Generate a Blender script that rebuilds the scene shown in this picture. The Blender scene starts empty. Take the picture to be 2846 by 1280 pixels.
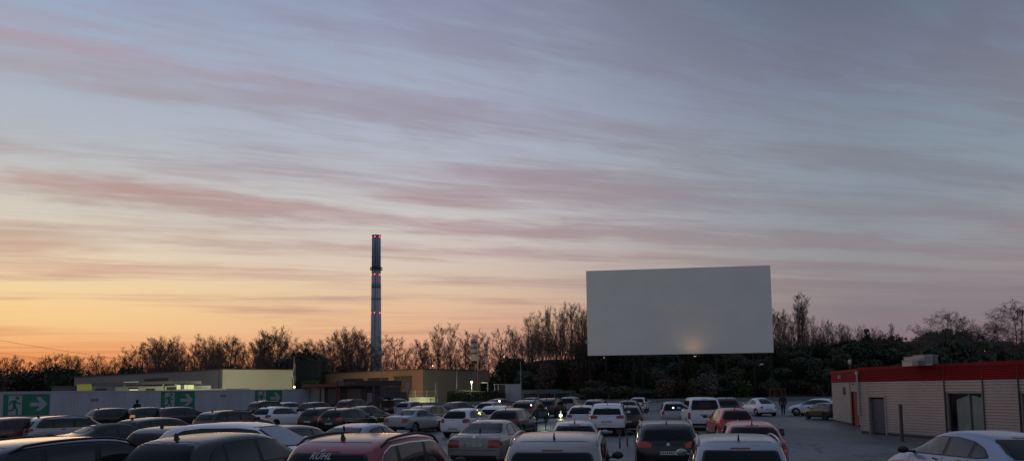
import bpy, bmesh, math, random
from mathutils import Vector, Matrix, Euler
from mathutils.bvhtree import BVHTree
from mathutils import noise as mnoise
PI = math.pi
rad = math.radians
sc = bpy.context.scene
col = sc.collection

# ------------------------------------------------------------------ camera
CH = 2.45                      # eye height
F = 2100.0; PX = 1423.0; PY = 905.0
PITCH = math.atan(176 / F); ROLL = 0.012
CAMR = Euler((PI/2 + PITCH, 0, 0)).to_matrix() @ Matrix.Rotation(-ROLL, 3, 'Z')
cd = bpy.data.cameras.new('camera'); cam = bpy.data.objects.new('camera', cd); col.objects.link(cam)
cam.location = (0, 0, CH); cam.rotation_euler = CAMR.to_euler()
cd.sensor_width = 36; cd.lens = F/2846*36; cd.shift_y = (PY-640)/2846
cd.clip_end = 3000; cd.clip_start = .1
sc.camera = cam
def ray(x, y):
    return CAMR @ Vector(((x-PX)/F, -(y-PY)/F, -1))
def at(x, y, Y):
    'the point Y metres ahead seen at photo pixel (x, y)'
    d = ray(x, y); k = Y/d.y
    return Vector((d.x*k, Y, CH + d.z*k))
def hor(x):
    lo, hi = 900., 1200.
    for _ in range(30):
        m = (lo+hi)/2
        if ray(x, m).z > 0: lo = m
        else: hi = m
    return lo
def X(x, Y): return at(x, hor(x), Y).x
def Z(x, y, Y): return at(x, y, Y).z

# ------------------------------------------------------------------ materials
def s2l(c):
    return tuple(((v/255)/12.92 if v/255 <= .04045 else ((v/255+.055)/1.055)**2.4) for v in c)
MC = {}
def mat(name, color, rough=.6, metal=0., coat=0., coatr=.1, var=0., vscale=4., bump=0., bscale=20., emit=None, estr=1., spec=.5, detail=4., rvar=0., stretch=None):
    if name in MC: return MC[name]
    m = bpy.data.materials.new(name); m.use_nodes = True; MC[name] = m
    nt = m.node_tree; b = nt.nodes['Principled BSDF']
    b.inputs['Base Color'].default_value = (*color, 1); b.inputs['Roughness'].default_value = rough
    b.inputs['Metallic'].default_value = metal; b.inputs['Specular IOR Level'].default_value = spec
    b.inputs['Coat Weight'].default_value = coat; b.inputs['Coat Roughness'].default_value = coatr
    if emit:
        b.inputs['Emission Color'].default_value = (*emit, 1); b.inputs['Emission Strength'].default_value = estr
    if var or bump or rvar:
        tc = nt.nodes.new('ShaderNodeTexCoord'); src = tc.outputs['Object']
        if stretch:
            mp = nt.nodes.new('ShaderNodeMapping'); mp.inputs['Scale'].default_value = stretch
            nt.links.new(src, mp.inputs['Vector']); src = mp.outputs['Vector']
        n = nt.nodes.new('ShaderNodeTexNoise'); n.inputs['Scale'].default_value = vscale; n.inputs['Detail'].default_value = detail
        nt.links.new(src, n.inputs['Vector'])
        if var:
            r = nt.nodes.new('ShaderNodeValToRGB'); e = r.color_ramp.elements
            e[0].position = .3; e[1].position = .7
            e[0].color = (*[max(0, c*(1-var)) for c in color], 1); e[1].color = (*[min(1, c*(1+var)) for c in color], 1)
            nt.links.new(n.outputs['Fac'], r.inputs['Fac']); nt.links.new(r.outputs['Color'], b.inputs['Base Color'])
        if rvar:
            mr = nt.nodes.new('ShaderNodeMapRange'); mr.inputs['From Min'].default_value = .3; mr.inputs['From Max'].default_value = .7
            mr.inputs['To Min'].default_value = max(.02, rough-rvar); mr.inputs['To Max'].default_value = min(1, rough+rvar)
            nt.links.new(n.outputs['Fac'], mr.inputs['Value']); nt.links.new(mr.outputs['Result'], b.inputs['Roughness'])
        if bump:
            n2 = nt.nodes.new('ShaderNodeTexNoise'); n2.inputs['Scale'].default_value = bscale; n2.inputs['Detail'].default_value = 3
            nt.links.new(src, n2.inputs['Vector'])
            bp = nt.nodes.new('ShaderNodeBump'); bp.inputs['Strength'].default_value = bump; bp.inputs['Distance'].default_value = .02
            nt.links.new(n2.outputs['Fac'], bp.inputs['Height']); nt.links.new(bp.outputs['Normal'], b.inputs['Normal'])
    return m

# ------------------------------------------------------------------ mesh builder
class MB:
    def __init__(s): s.v = []; s.f = []; s.mi = []
    def add(s, vs, fs, mi=0):
        o = len(s.v); s.v += [tuple(v) for v in vs]; s.f += [tuple(i+o for i in f) for f in fs]; s.mi += [mi]*len(fs)
        return s
    def box(s, a, b, M=None, mi=0):
        x0, y0, z0 = a; x1, y1, z1 = b
        vs = [Vector(p) for p in ((x0,y0,z0),(x1,y0,z0),(x1,y1,z0),(x0,y1,z0),(x0,y0,z1),(x1,y0,z1),(x1,y1,z1),(x0,y1,z1))]
        if M: vs = [M @ v for v in vs]
        return s.add(vs, [(0,3,2,1),(4,5,6,7),(0,1,5,4),(1,2,6,5),(2,3,7,6),(3,0,4,7)], mi)
    def tube(s, pts, rs, n=8, cap=True, mi=0):
        pts = [Vector(p) for p in pts]
        if not isinstance(rs, (list, tuple)): rs = [rs]*len(pts)
        vs = []; fs = []
        ref = None
        for i, p in enumerate(pts):
            d = (pts[min(i+1, len(pts)-1)] - pts[max(i-1, 0)])
            d = d.normalized() if d.length > 1e-9 else Vector((0,0,1))
            if ref is None: ref = d.orthogonal().normalized()
            a = (ref - d*ref.dot(d))
            a = a.normalized() if a.length > 1e-6 else d.orthogonal().normalized()
            ref = a; b = d.cross(a)
            for k in range(n):
                t = 2*PI*k/n; vs.append(p + (a*math.cos(t) + b*math.sin(t))*rs[i])
        for i in range(len(pts)-1):
            for k in range(n):
                fs.append((i*n+k, i*n+(k+1) % n, (i+1)*n+(k+1) % n, (i+1)*n+k))
        if cap: fs.append(tuple(range(n))[::-1]); fs.append(tuple((len(pts)-1)*n+k for k in range(n)))
        return s.add(vs, fs, mi)
    def lathe(s, prof, n=24, c=(0,0,0), axis='z', mi=0):
        vs = []; fs = []; c = Vector(c)
        for r, z in prof:
            for k in range(n):
                t = 2*PI*k/n
                p = Vector((r*math.cos(t), r*math.sin(t), z))
                if axis == 'x': p = Vector((z, r*math.cos(t), r*math.sin(t)))
                vs.append(c+p)
        for i in range(len(prof)-1):
            for k in range(n):
                fs.append((i*n+k, i*n+(k+1) % n, (i+1)*n+(k+1) % n, (i+1)*n+k))
        fs.append(tuple(range(n))[::-1]); fs.append(tuple((len(prof)-1)*n+k for k in range(n)))
        return s.add(vs, fs, mi)
    def prism(s, poly, z0, z1, mi=0):
        n = len(poly)
        vs = [(p[0], p[1], z0) for p in poly] + [(p[0], p[1], z1) for p in poly]
        return s.add(vs, [tuple(range(n))[::-1], tuple(range(n, 2*n))] + [(i, (i+1) % n, n+(i+1) % n, n+i) for i in range(n)], mi)
    def wprism(s, W, poly, d0, d1, mi=0):
        'polygon in a wall frame (s along, z up) extruded from depth d0 to d1 outward'
        n = len(poly)
        vs = [W.p(a, z, d0) for a, z in poly] + [W.p(a, z, d1) for a, z in poly]
        return s.add(vs, [tuple(range(n))[::-1], tuple(range(n, 2*n))] + [(i, (i+1) % n, n+(i+1) % n, n+i) for i in range(n)], mi)
    def wbox(s, W, s0, s1, z0, z1, d0, d1, mi=0):
        return s.wprism(W, [(s0,z0),(s1,z0),(s1,z1),(s0,z1)], d0, d1, mi)
    def ell(s, c, r, n=12, m=8, M=None, mi=0):
        vs = []; fs = []
        for i in range(m+1):
            ph = PI*i/m
            for k in range(n):
                t = 2*PI*k/n
                v = Vector((r[0]*math.sin(ph)*math.cos(t), r[1]*math.sin(ph)*math.sin(t), r[2]*math.cos(ph)))
                if M: v = M @ v
                vs.append(Vector(c)+v)
        for i in range(m):
            for k in range(n): fs.append((i*n+k, (i+1)*n+k, (i+1)*n+(k+1) % n, i*n+(k+1) % n))
        return s.add(vs, fs, mi)
    def mesh(s, name, mats, smooth=False):
        me = bpy.data.meshes.new(name); me.from_pydata(s.v, [], s.f)
        for m in (mats if isinstance(mats, (list, tuple)) else [mats]): me.materials.append(m)
        if any(s.mi): me.polygons.foreach_set('material_index', s.mi)
        if smooth: me.polygons.foreach_set('use_smooth', [True]*len(me.polygons))
        me.update(); return me
    def build(s, name, mats, parent=None, smooth=False, loc=None):
        o = bpy.data.objects.new(name, s.mesh(name, mats, smooth)); col.objects.link(o)
        if parent: o.parent = parent
        if loc: o.location = loc
        return o
def recalc(me):
    bm = bmesh.new(); bm.from_mesh(me); bmesh.ops.recalc_face_normals(bm, faces=bm.faces); bm.to_mesh(me); bm.free()
def tag(o, label=None, cat=None, group=None, kind=None):
    if label: o['label'] = label
    if cat: o['category'] = cat
    if group: o['group'] = group
    if kind: o['kind'] = kind
    return o
def thing(name, label, cat, loc=(0,0,0), rz=0, group=None):
    o = bpy.data.objects.new(name, None); col.objects.link(o); o.location = loc; o.rotation_euler = (0,0,rz)
    o.empty_display_size = .3
    return tag(o, label, cat, group)
def inst(name, me, parent=None, loc=None):
    o = bpy.data.objects.new(name, me); col.objects.link(o)
    if parent: o.parent = parent
    if loc: o.location = loc
    return o
class Wall:
    'vertical plane frame from A to B (ground points); outward is to the right of A->B turned clockwise'
    def __init__(s, A, B, z=0):
        s.A = Vector((A[0], A[1], z)); d = Vector((B[0]-A[0], B[1]-A[1], 0)); s.L = d.length; s.d = d.normalized()
        s.n = Vector((s.d.y, -s.d.x, 0))
        if s.n.dot(Vector((0,0,0))-s.A) < 0: s.n = -s.n      # faces the parking ground
    def p(s, a, z, d=0): return s.A + s.d*a + s.n*d + Vector((0,0,z))
    def s_at(s, x):
        r = ray(x, hor(x)); # intersect vertical plane
        # A + d*a = r*t
        det = s.d.x*(-r.y) + r.x*s.d.y
        a = (-s.A.x*(-r.y) - r.x*s.A.y)/det
        return a
    def sz(s, x, y):
        a = s.s_at(x); Y = s.p(a, 0).y
        return a, Z(x, y, Y)

def lerpchain(ch, t):
    for (a, b), (c, d) in zip(ch, ch[1:]):
        if t <= c: return b + (d-b)*((t-a)/(c-a) if c > a else 0)
    return ch[-1][1]

# ------------------------------------------------------------------ ground height
def sst(t): t = max(0, min(1, t)); return t*t*(3-2*t)
def gz(x, y): return .27*sst((-x-.8)/4.5)*(1-sst((y-17)/6))


# ================================================================== sky: dusk light with streaks of high cloud
def build_world():
    w = bpy.data.worlds.new("World"); sc.world = w; w.use_nodes = True
    nt = w.node_tree; N = nt.nodes; Lk = nt.links
    for n in list(N): N.remove(n)
    out = N.new('ShaderNodeOutputWorld'); bg = N.new('ShaderNodeBackground')
    tc = N.new('ShaderNodeTexCoord'); sep = N.new('ShaderNodeSeparateXYZ'); Lk.new(tc.outputs['Generated'], sep.inputs[0])
    def val(v):
        return v.outputs[0] if hasattr(v, 'outputs') else v
    def m(op, a, b=None, c=None, clamp=False):
        n = N.new('ShaderNodeMath'); n.operation = op; n.use_clamp = clamp
        for i, v in enumerate((a, b, c)):
            if v is None: continue
            if isinstance(v, (int, float)): n.inputs[i].default_value = v
            else: Lk.new(v, n.inputs[i])
        return n.outputs[0]
    x, y, z = sep.outputs
    zc = m('MAXIMUM', z, 0.0)
    hyp = m('SQRT', m('ADD', m('MULTIPLY', x, x), m('MULTIPLY', y, y)))
    e = m('DIVIDE', zc, m('MAXIMUM', hyp, .001))                 # tan of the elevation
    epos = m('DIVIDE', e, .60, clamp=True)
    az = m('ARCTAN2', x, y)                                      # 0 ahead, + to the right
    daz = m('ABSOLUTE', m('ADD', az, rad(33)))
    def sstep(a, b):
        n = N.new('ShaderNodeMapRange'); n.interpolation_type = 'SMOOTHSTEP'; Lk.new(daz, n.inputs['Value'])
        n.inputs['From Min'].default_value = rad(a); n.inputs['From Max'].default_value = rad(b); return n.outputs['Result']
    t1 = sstep(-6, 36); t2 = sstep(24, 60)
    def ramp(stops, src):
        r = N.new('ShaderNodeValToRGB'); el = r.color_ramp.elements
        while len(el) > 1: el.remove(el[-1])
        for i, (p, c) in enumerate(stops):
            q = el[0] if i == 0 else el.new(p)
            q.position = p; q.color = (*(s2l(c) if len(c) == 3 and max(c) > 1 else c), 1)
        Lk.new(src, r.inputs[0]); return r.outputs['Color']
    def mix(f, a, b, mode='MIX'):
        n = N.new('ShaderNodeMix'); n.data_type = 'RGBA'; n.blend_type = mode
        for i, v in ((0, f), (6, a), (7, b)):
            if isinstance(v, (int, float)): n.inputs[i].default_value = v
            elif isinstance(v, tuple): n.inputs[i].default_value = v
            else: Lk.new(v, n.inputs[i])
        return n.outputs[2]
    def px(xp, yp):   # ramp position of a photo height at a photo column
        d = ray(xp, yp); return max(0, min(1, d.z/math.hypot(d.x, d.y)/.60))
    def R(xp, st): return sorted([(px(xp, yy), c) for yy, c in st])
    clearL = ramp(R(60, [(1090,(226,130,78)),(1000,(236,150,90)),(955,(245,176,112)),(905,(247,200,140)),(860,(247,207,146)),(800,(243,213,160)),(720,(234,213,178)),(640,(220,208,188)),(540,(206,199,188)),(440,(190,192,192)),(330,(176,183,194)),(200,(168,178,193)),(60,(160,174,195)),(-200,(140,156,188))]), epos)
    clearM = ramp(R(1423, [(1080,(206,134,108)),(960,(220,164,138)),(900,(226,176,144)),(820,(224,190,162)),(740,(214,194,180)),(640,(206,197,193)),(560,(200,199,201)),(440,(180,185,198)),(300,(166,173,193)),(150,(157,168,189)),(0,(151,164,186)),(-200,(130,142,172))]), epos)
    clearR = ramp(R(2760, [(1060,(134,104,112)),(950,(138,116,124)),(850,(134,124,130)),(740,(148,142,144)),(620,(144,148,154)),(480,(138,149,161)),(330,(131,144,158)),(150,(120,133,151)),(0,(110,124,143)),(-200,(92,102,124))]), epos)
    cloudL = ramp(R(60, [(1090,(196,100,62)),(1000,(206,122,78)),(950,(206,134,92)),(900,(206,148,112)),(840,(198,150,130)),(740,(208,168,145)),(640,(194,166,150)),(540,(182,160,150)),(490,(184,148,140)),(400,(168,166,168)),(290,(162,163,170)),(90,(170,158,172)),(-200,(142,150,174))]), epos)
    cloudM = ramp(R(1423, [(1080,(176,108,92)),(960,(186,130,112)),(850,(176,138,132)),(740,(178,148,146)),(640,(172,146,150)),(560,(168,144,150)),(430,(154,146,160)),(270,(152,148,166)),(100,(142,144,168)),(-200,(124,134,158))]), epos)
    cloudR = ramp(R(2760, [(1060,(122,98,108)),(950,(128,110,120)),(850,(124,115,122)),(740,(132,120,128)),(620,(136,124,132)),(480,(122,125,137)),(300,(126,122,133)),(100,(114,113,130)),(-200,(94,103,122))]), epos)
    clear = mix(t2, mix(t1, clearL, clearM), clearR); cloud = mix(t2, mix(t1, cloudL, cloudM), cloudR)
    # the cloud sheet: a high flat layer seen in perspective, long streaks at an angle to the view
    k = m('ADD', zc, .012)
    tht = N.new('ShaderNodeMapRange'); Lk.new(e, tht.inputs['Value'])
    for i_, v_ in (('From Min', .06), ('From Max', .38), ('To Min', rad(11)), ('To Max', rad(25))): tht.inputs[i_].default_value = v_
    ct = m('COSINE', tht.outputs['Result']); sn = m('SINE', tht.outputs['Result'])
    PX_ = m('DIVIDE', x, k); PY_ = m('DIVIDE', y, k)
    v = m('SUBTRACT', m('MULTIPLY', PY_, ct), m('MULTIPLY', PX_, sn))
    u = m('ADD', m('MULTIPLY', PX_, ct), m('MULTIPLY', PY_, sn))
    lv = m('LOGARITHM', m('MAXIMUM', v, .4), math.e)
    du = m('DIVIDE', u, m('MAXIMUM', v, .4))
    def noise(su, sv, det=4, rough=.55, seed=0., dist=0.):
        cx = N.new('ShaderNodeCombineXYZ'); Lk.new(m('MULTIPLY', du, su), cx.inputs[0]); Lk.new(m('MULTIPLY', lv, sv), cx.inputs[1]); cx.inputs[2].default_value = seed
        n = N.new('ShaderNodeTexNoise'); n.inputs['Scale'].default_value = 1; n.inputs['Detail'].default_value = det; n.inputs['Roughness'].default_value = rough
        n.inputs['Distortion'].default_value = dist
        Lk.new(cx.outputs[0], n.inputs['Vector']); return n.outputs['Fac']
    w1 = m('SUBTRACT', noise(1.9, 2.4, 4, seed=3.1), .5); w2 = m('SUBTRACT', noise(6, 9, 4, seed=7.7), .5)
    lv2 = m('ADD', lv, m('ADD', m('MULTIPLY', w1, .30), m('MULTIPLY', w2, .17)))
    vmin, vmax = math.log(1.25), math.log(22)
    tv = m('DIVIDE', m('SUBTRACT', lv2, vmin), vmax-vmin, clamp=True)
    def T(v): return (math.log(v)-vmin)/(vmax-vmin)
    bands = [(1.3,.55),(1.5,.75),(1.68,.8),(1.85,.45),(2.0,.15),(2.15,0.),(2.28,.35),(2.44,.85),(2.54,.9),(2.64,.3),(2.76,.02),(2.92,.25),(3.08,.6),(3.3,.75),(3.48,.55),(3.68,.1),(3.82,.25),(3.98,1.),(4.16,.95),(4.36,.05),(4.62,.15),(4.95,.8),(5.2,.6),(5.55,.08),(6.05,.7),(6.5,.45),(7.3,0.),(7.9,.3),(8.3,1.6),(9.7,1.5),(10.9,.0),(13.6,.12)]
    bm_ = ramp([(T(a), (b, b, b)) for a, b in bands], tv)
    # more bands low down come from noise
    lowb = m('MULTIPLY', m('SUBTRACT', noise(1.0, 7.5, 5, seed=12.2), .42), 3.2, clamp=True)
    sw = m('DIVIDE', m('SUBTRACT', lv2, math.log(11.5)), .3, clamp=True)
    base = mix(sw, bm_, lowb)
    st1 = noise(3.0, 13, 7, .64, seed=1.5, dist=.55); st2 = noise(6.5, 34, 6, .66, seed=5.5, dist=.6); big = noise(2.4, 2.6, 3, seed=9.9)
    sm = N.new('ShaderNodeSeparateColor'); Lk.new(base, sm.inputs[0])
    f = m('ADD', m('ADD', m('MULTIPLY', sm.outputs[0], .82), .08), m('MULTIPLY', m('SUBTRACT', st1, .5), 2.2))
    f = m('ADD', f, m('MULTIPLY', m('SUBTRACT', st2, .5), .95))
    f = m('ADD', f, m('MULTIPLY', m('SUBTRACT', big, .5), 2.0))
    sm2 = N.new('ShaderNodeMapRange'); sm2.interpolation_type = 'SMOOTHSTEP'; Lk.new(f, sm2.inputs['Value'])
    sm2.inputs['From Min'].default_value = -.1; sm2.inputs['From Max'].default_value = 1.15
    mask = m('MULTIPLY', sm2.outputs['Result'], m('SUBTRACT', .92, m('MULTIPLY', t2, .30)))
    c = mix(mask, clear, cloud)
    # pink light caught on part of the cloud
    pk = m('MULTIPLY', m('MULTIPLY', m('SUBTRACT', noise(1.5, 5.5, 4, seed=21.), .50), 5, clamp=True), mask)
    c = mix(m('MULTIPLY', pk, .62), c, mix(1., c, (1.08, .92, .93, 1), 'MULTIPLY'))
    # unseen sky behind the viewer, brightened and bluer, adds light to the scene
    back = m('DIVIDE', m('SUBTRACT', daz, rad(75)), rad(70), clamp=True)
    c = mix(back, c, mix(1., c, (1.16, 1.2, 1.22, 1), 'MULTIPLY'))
    # low sun under the horizon: a trace of the physical sky
    sk = N.new('ShaderNodeTexSky'); sk.sky_type = 'NISHITA'; sk.sun_disc = False; sk.sun_elevation = rad(.5); sk.sun_rotation = rad(-33)
    skm = mix(1., sk.outputs['Color'], (.001, .001, .001, 1), 'MULTIPLY')
    c = mix(1., c, skm, 'ADD')
    # unseen sky overhead brightened to lift the light on everything below
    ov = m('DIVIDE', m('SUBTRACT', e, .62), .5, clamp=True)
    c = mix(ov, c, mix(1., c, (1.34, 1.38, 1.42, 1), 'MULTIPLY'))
    below = m('LESS_THAN', z, 0.)
    c = mix(below, c, (.03, .03, .032, 1))
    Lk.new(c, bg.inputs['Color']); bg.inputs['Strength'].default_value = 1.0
    Lk.new(bg.outputs[0], out.inputs['Surface'])
build_world()
sd = bpy.data.lights.new('sun', 'SUN'); so = bpy.data.objects.new('sun', sd); col.objects.link(so)
sd.energy = .05; sd.angle = rad(12); sd.color = (1, .62, .38)
so.rotation_euler = Vector((math.sin(rad(-33)), math.cos(rad(-33)), math.tan(rad(4)))).to_track_quat('Z', 'Y').to_euler()

# ================================================================== ground
def asphalt():
    m = bpy.data.materials.new('asphalt'); m.use_nodes = True; nt = m.node_tree; N = nt.nodes; L = nt.links; b = N['Principled BSDF']
    tc = N.new('ShaderNodeTexCoord')
    def nz(s, d, st=(1,1,1)):
        mp = N.new('ShaderNodeMapping'); mp.inputs['Scale'].default_value = st; L.new(tc.outputs['Object'], mp.inputs['Vector'])
        n = N.new('ShaderNodeTexNoise'); n.inputs['Scale'].default_value = s; n.inputs['Detail'].default_value = d; L.new(mp.outputs[0], n.inputs['Vector']); return n.outputs['Fac']
    big = nz(.12, 4, (1, .6, 1)); mid = nz(.9, 6, (2.4, .5, 1)); fine = nz(60, 3); spk = nz(220, 2)
    def mm(op, a, c):
        n = N.new('ShaderNodeMath'); n.operation = op
        for i, v in enumerate((a, c)):
            if isinstance(v, (int, float)): n.inputs[i].default_value = v
            else: L.new(v, n.inputs[i])
        return n.outputs[0]
    grain = nz(9, 5)
    t = mm('ADD', mm('MULTIPLY', big, .50), mm('ADD', mm('MULTIPLY', mid, .36), mm('ADD', mm('MULTIPLY', fine, .10), mm('MULTIPLY', grain, .20))))
    r = N.new('ShaderNodeValToRGB'); e = r.color_ramp.elements; e[0].position = .38; e[1].position = .72
    e[0].color = (.040, .046, .050, 1); e[1].color = (.155, .168, .176, 1); L.new(t, r.inputs[0])
    n = N.new('ShaderNodeMix'); n.data_type = 'RGBA'; n.blend_type = 'MULTIPLY'; n.inputs[0].default_value = .6
    r2 = N.new('ShaderNodeValToRGB'); r2.color_ramp.elements[0].position = .35; r2.color_ramp.elements[0].color = (.35,.35,.35,1); r2.color_ramp.elements[1].position = .62; r2.color_ramp.elements[1].color = (1.3,1.3,1.3,1)
    # cracks: thin dark lines between large warped cells
    wn = N.new('ShaderNodeTexNoise'); wn.inputs['Scale'].default_value = .8; wn.inputs['Detail'].default_value = 4; L.new(tc.outputs['Object'], wn.inputs['Vector'])
    wa = N.new('ShaderNodeVectorMath'); wa.operation = 'MULTIPLY_ADD'; L.new(wn.outputs['Color'], wa.inputs[0]); wa.inputs[1].default_value = (1.6,1.6,0); L.new(tc.outputs['Object'], wa.inputs[2])
    vo = N.new('ShaderNodeTexVoronoi'); vo.feature = 'DISTANCE_TO_EDGE'; vo.inputs['Scale'].default_value = .16; L.new(wa.outputs[0], vo.inputs['Vector'])
    cr = N.new('ShaderNodeMapRange'); cr.inputs['From Min'].default_value = .002; cr.inputs['From Max'].default_value = .009; cr.inputs['To Min'].default_value = .45; cr.inputs['To Max'].default_value = 1.; L.new(vo.outputs['Distance'], cr.inputs[0])
    vp = N.new('ShaderNodeTexVoronoi'); vp.inputs['Scale'].default_value = .09; L.new(wa.outputs[0], vp.inputs['Vector'])
    pr = N.new('ShaderNodeSeparateColor'); L.new(vp.outputs['Color'], pr.inputs[0])
    pt = N.new('ShaderNodeMapRange'); pt.inputs['From Min'].default_value = .0; pt.inputs['From Max'].default_value = 1.; pt.inputs['To Min'].default_value = .80; pt.inputs['To Max'].default_value = 1.22; L.new(pr.outputs[0], pt.inputs[0])
    cm = N.new('ShaderNodeMix'); cm.data_type = 'RGBA'; cm.blend_type = 'MULTIPLY'; cm.inputs[0].default_value = 1; L.new(r.outputs[0], cm.inputs[6]); L.new(mm('MULTIPLY', cr.outputs[0], pt.outputs[0]), cm.inputs[7])
    L.new(spk, r2.inputs[0]); L.new(cm.outputs[2], n.inputs[6]); L.new(r2.outputs[0], n.inputs[7]); L.new(n.outputs[2], b.inputs['Base Color'])
    mr = N.new('ShaderNodeMapRange'); mr.inputs['From Min'].default_value = .35; mr.inputs['From Max'].default_value = .65; mr.inputs['To Min'].default_value = .42; mr.inputs['To Max'].default_value = .72
    L.new(big, mr.inputs[0]); L.new(mr.outputs[0], b.inputs['Roughness']); b.inputs['Specular IOR Level'].default_value = .35
    bp = N.new('ShaderNodeBump'); bp.inputs['Strength'].default_value = .5; bp.inputs['Distance'].default_value = .01; L.new(fine, bp.inputs['Height']); L.new(bp.outputs[0], b.inputs['Normal'])
    return m
M_asph = asphalt()
def build_ground():
    g = MB(); xs = sorted(set([-900,-500,-260,-160,-110,-80,-60] + [i*1.0 for i in range(-45, 40, 1)] + [45,60,80,110,160,260,500,900]))
    ys = sorted(set([-300,-120,-60,-30,-15,-5] + [i*1.0 for i in range(0, 32)] + [36,42,50,60,75,90,105,120,140,170,210,260,350,500,800,1500]))
    for y in ys:
        for x in xs: g.v.append((x, y, gz(x, y)))
    n = len(xs)
    for j in range(len(ys)-1):
        for i in range(n-1): g.f.append((j*n+i, j*n+i+1, (j+1)*n+i+1, (j+1)*n+i))
    g.mi = [0]*len(g.f)
    tag(g.build('ground', M_asph, smooth=True), kind='structure')
build_ground()

# hill behind the parking ground
def hillz(x, y):
    side = sst((x+16)/22)
    front = 142 - .02*x + 3*mnoise.noise(Vector((x*.05, 0, 5)))
    t = sst((y-front)/34)
    h = 7.6*side*t + 1.5*sst((y-front)/25)*sst((x+30)/20)
    h += (mnoise.noise(Vector((x*.06, y*.06, 1)))*1.1 + mnoise.noise(Vector((x*.2, y*.2, 2)))*.35)*side*min(1, max(0, (y-front)/8))
    h += 2.2*sst((x-70)/40)*t
    return h*side
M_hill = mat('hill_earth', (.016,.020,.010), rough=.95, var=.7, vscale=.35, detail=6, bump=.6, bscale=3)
def build_hill():
    g = MB(); xs = [-36+i*2.5 for i in range(100)]; ys = [139+i*2.5 for i in range(36)]
    for y in ys:
        for x in xs: g.v.append((x, y, hillz(x, y) + (.02 if y > 141 else -.05)))
    n = len(xs)
    for j in range(len(ys)-1):
        for i in range(n-1): g.f.append((j*n+i, j*n+i+1, (j+1)*n+i+1, (j+1)*n+i))
    g.mi = [0]*len(g.f)
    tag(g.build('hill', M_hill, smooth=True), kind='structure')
build_hill()

# ================================================================== screen
def cinema_screen():
    A = Vector((at(1631, 870, 152).x, 152, 0)); B = Vector((at(2146, 870, 147.6).x, 147.6, 0)); W = Wall(A, B); zb, zt = 9.0, 26.2
    t = thing('cinema_screen', 'huge blank pale open-air cinema screen raised over the dark embankment', 'cinema screen', A+(B-A)/2)
    o = t.location.copy()
    def bld(mb, n, m_, par=t):
        q = mb.build(n, m_, par); q.matrix_parent_inverse = Matrix.Translation(-o); return q
    Ms = mat('screen_panels', (.84,.83,.74), rough=.85, var=.03, vscale=.25)
    panel = MB()
    nc = 12; nr = 5
    for i in range(nc):
        for j in range(nr):
            s0 = W.L*i/nc+.012; s1 = W.L*(i+1)/nc-.012; z0 = zb+(zt-zb)*j/nr+.012; z1 = zb+(zt-zb)*(j+1)/nr-.012
            panel.wbox(W, s0, s1, z0, z1, 0, .10)
    panel.wbox(W, 0.01, W.L-.01, zb+.01, zt-.01, -.05, .094)
    bld(panel, 'projection_surface', Ms)
    fr = MB(); dk = mat('screen_steel', (.010,.010,.011), rough=.8)
    for s in (0, W.L/4, W.L/2, W.L*.75, W.L):
        s = min(max(s, .4), W.L-.4); fr.wbox(W, s-.15, s+.15, -1, zt-.2, -.45, -.06)
        fr.wprism(W, [(s-.1, zt-2), (s+.1, zt-2), (s+.1, 0), (s-.1, 0)], -.7, -.46)
    for z in [zb+.3+i*(zt-zb-.6)/5 for i in range(6)]: fr.wbox(W, .1, W.L-.1, z-.1, z+.1, -.3, -.061)
    bld(fr, 'steel_frame', dk)
    for i in range(5):
        s = W.L*(i+.5)/5; lg = MB().wbox(W, s-.22, s+.22, -1, zb-.003, -1.2, -.7); bld(lg, 'leg', dk)
    return W
SW = cinema_screen()
def point(name, p, power, color, size=.3, par=None):
    d = bpy.data.lights.new(name, 'POINT'); d.energy = power; d.color = color; d.shadow_soft_size = size
    o = bpy.data.objects.new(name, d); col.objects.link(o); o.location = p
    return o
def floodlight():
    s, _ = SW.sz(1930, 980); p = SW.p(s, 8.3, 2.7)
    t = thing('floodlight', 'small lit floodlight under the bottom edge of the screen', 'floodlight', p)
    MB().box((-.25,-.12,-.15), (.25,.12,.12)).build('housing', mat('flood_housing', (.03,.03,.03)), t)
    MB().box((-.2,-.1,.125), (.2,.1,.14)).build('lamp', mat('flood_lamp', (.9,.7,.4), emit=(1,.62,.25), estr=4), t)
    MB().tube([(0,0,-.15), (0,.6,-1.2), (0,.9,-4)], .04, 6).build('bracket', mat('screen_steel', (0,0,0)), t)
    d = bpy.data.lights.new('flood', 'SPOT'); d.energy = 105; d.color = (1,.55,.2); d.spot_size = rad(150); d.spot_blend = 1; d.shadow_soft_size = .25
    o = bpy.data.objects.new('flood', d); col.objects.link(o); o.location = p+Vector((0,0,.3)); o.rotation_euler = (Vector((0,-.25,-1)).to_track_quat('Z','Y')).to_euler()
    q = SW.p(SW.s_at(2113), Z(2113, 1012, 146), 2)
    t = thing('floodlight', 'small pale floodlight on a post at the embankment under the right end of the screen', 'floodlight', q)
    MB().ell((0,0,0), (.45,.3,.2)).build('lamp_head', mat('pale_lamp', (.5,.5,.5), rough=.4), t, True); MB().tube([(0,0,-.1),(0,0,-3)], .05, 6).build('post', mat('screen_steel', (0,0,0)), t)
floodlight()

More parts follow.
